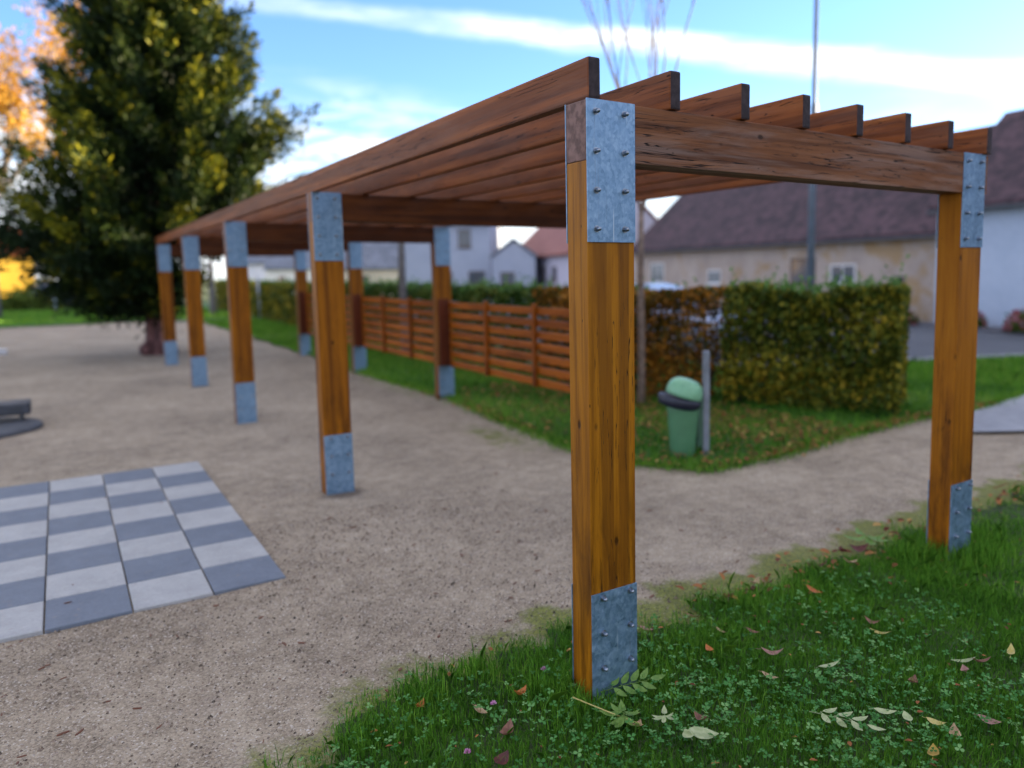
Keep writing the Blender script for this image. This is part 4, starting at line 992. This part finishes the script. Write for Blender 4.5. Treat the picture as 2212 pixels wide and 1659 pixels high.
fallen(.68, -.32, .075, .026, 'tan', R(-65), 'narrow tan leaf pointing down the lawn', .15, .4, .06)
fallen(.81, .10, .065, .028, 'tan', R(-80), 'tan leaf tip in the grass beyond the small orange leaf', .15, .4, .055)
fallen(.93, .01, .07, .026, 'brown', R(-65), 'thin brown leaf in the tall grass of the mid lawn', .15, .4, .055)
fallen(1.14, -.68, .055, .040, 'brown', R(15), 'small red brown leaf above the pinnate sprig', .3, .4, .055)
fallen(-.43, .15, .085, .032, 'tan', R(-80), 'pale brown leaf upright in the clover left of the front post', .12, .4, .06)
fallen(-.40, -.01, .085, .050, 'brown', R(40), 'dark brown leaf in the clover at the bottom centre', .25, .5, .05)
fallen(-.60, .35, .06, .034, 'orange', R(45), 'orange brown leaf at the left tip of the lawn', .3, .4, .045)
fallen(-.23, .19, .065, .045, 'orange', R(10), 'crumpled orange leaf left of the front post foot', .35, .5, .05)
fallen(-.50, -.15, .07, .05, 'maroon', R(20), 'dark red leaf at the bottom centre of the lawn', .25, .4, .05)
fallen(.02, -.26, .05, .038, 'tan', R(20), 'tan curled leaf just below the front post plate', .3, .4, .05)
# pinnate sprigs
def sprig(x, y, rz, L, nl, label, col='pale', z=.07, tilt=(0, 0)):
    V, F = [], []; n = 0
    for k in range(nl):
        t = .12+.8*k/(nl-1)
        for sg in ((-1, 1) if k < nl-1 else (0,)):
            a = sg*R(52-10*t); ll = L*.36*(1-.15*abs(t-.5))
            v, f = leaf_verts(ll, ll*.40, .08, .15, ((t-.5)*L+math.cos(a)*ll*.55, math.sin(a)*ll*.60, .004*random.random()), a)
            V += v; F += [tuple(i+n for i in q) for q in f]; n = len(V)
    s = MB(); s.tube([(-.62*L, 0, -.004), (0, .01*L, 0), (.46*L, 0, 0)], [.0016, .0014, .0008], 5); V += s.v; F += [tuple(i+n for i in q) for q in s.f]
    me = bpy.data.meshes.new('leaf_sprig'); me.from_pydata(V, [], F); o = link('leaf_sprig', me, LM[col], smooth=True); o.location = (x, y, z); o.rotation_euler = (tilt[0], tilt[1], rz); tag(o, label, 'leaf sprig', 'leaf sprigs on the near lawn')
sprig(.655, -.70, R(-64), .20, 4, 'pale green pinnate leaf sprig lying flat on the right of the lawn')
LM['fresh'] = leafmat1('fresh_green_leaf', (.10, .20, .03), (.16, .27, .05))
sprig(.15, -.05, R(-20), .20, 5, 'yellow green pinnate sprig leaning against the front post plate', 'fresh', .075, (R(20), R(-5)))
# broad-leaved weeds
def rosette(x, y, r_, n, label, seed, col='fresh'):
    random.seed(seed); V, F = [], []
    for k in range(n):
        a = 2*math.pi*k/n+random.uniform(-.3, .3); L = r_*random.uniform(.75, 1.15); v, f = leaf_verts(L, L*.36, .12, .2, (math.cos(a)*L*.55, math.sin(a)*L*.55, .012+.02*random.random()), a)
        i = len(V); V += v; F += [tuple(q+i for q in p) for p in f]
    me = bpy.data.meshes.new('broadleaf_weed'); me.from_pydata(V, [], F); o = link('broadleaf_weed', me, LM[col], smooth=True); o.location = (x, y, .045); tag(o, label, 'weed', 'broad leaved weeds on the near lawn')
rosette(.00, -.20, .085, 8, 'broad leaved green weed in front of the front post foot', 41)
rosette(.12, -.30, .06, 6, 'pale broad leaved weed by the big pale green leaf', 42, 'pale')
rosette(2.42, .46, .14, 6, 'bright green dock like weed left of the right post foot', 43)
s = MB(); s.tube([(-.10, .14, .10), (-.01, .0, .07), (.06, -.10, .05)], [.0028, .0026, .0022], 6); q = s.build('straw_stalk', LM['yellow'], None, True); q.location = (-.02, -.17, .0); tag(q, 'pale straw stalk lying across the weed at the front post foot', 'stalk')
# clover blossoms
bm_ = leafmat1('clover_blossom_pink', (.50, .16, .36), (.66, .36, .55))
for x, y, lab in ((-.07, .27, 'pink clover blossom nearest the front post foot'), (-.59, -.06, 'pink clover blossom at the bottom centre of the lawn'), (-.37, .16, 'pink clover blossom beside the pale brown upright leaf')):
    b0 = empty('clover_blossom', (x, y, .012)); tag(b0, lab, 'flower', 'clover blossoms')
    P = rand_unit(60); P[:, 2] = np.abs(P[:, 2])*.9; npmesh('petals', leaf_cards(P*.009+np.array([[0, 0, .055]]), .011, .35, None, .1, P*2), bm_, None, b0)
    s = MB(); s.tube([(0, 0, 0), (.002, 0, .056)], [.0012, .001], 5); s.build('stem', M['shoots'], b0)
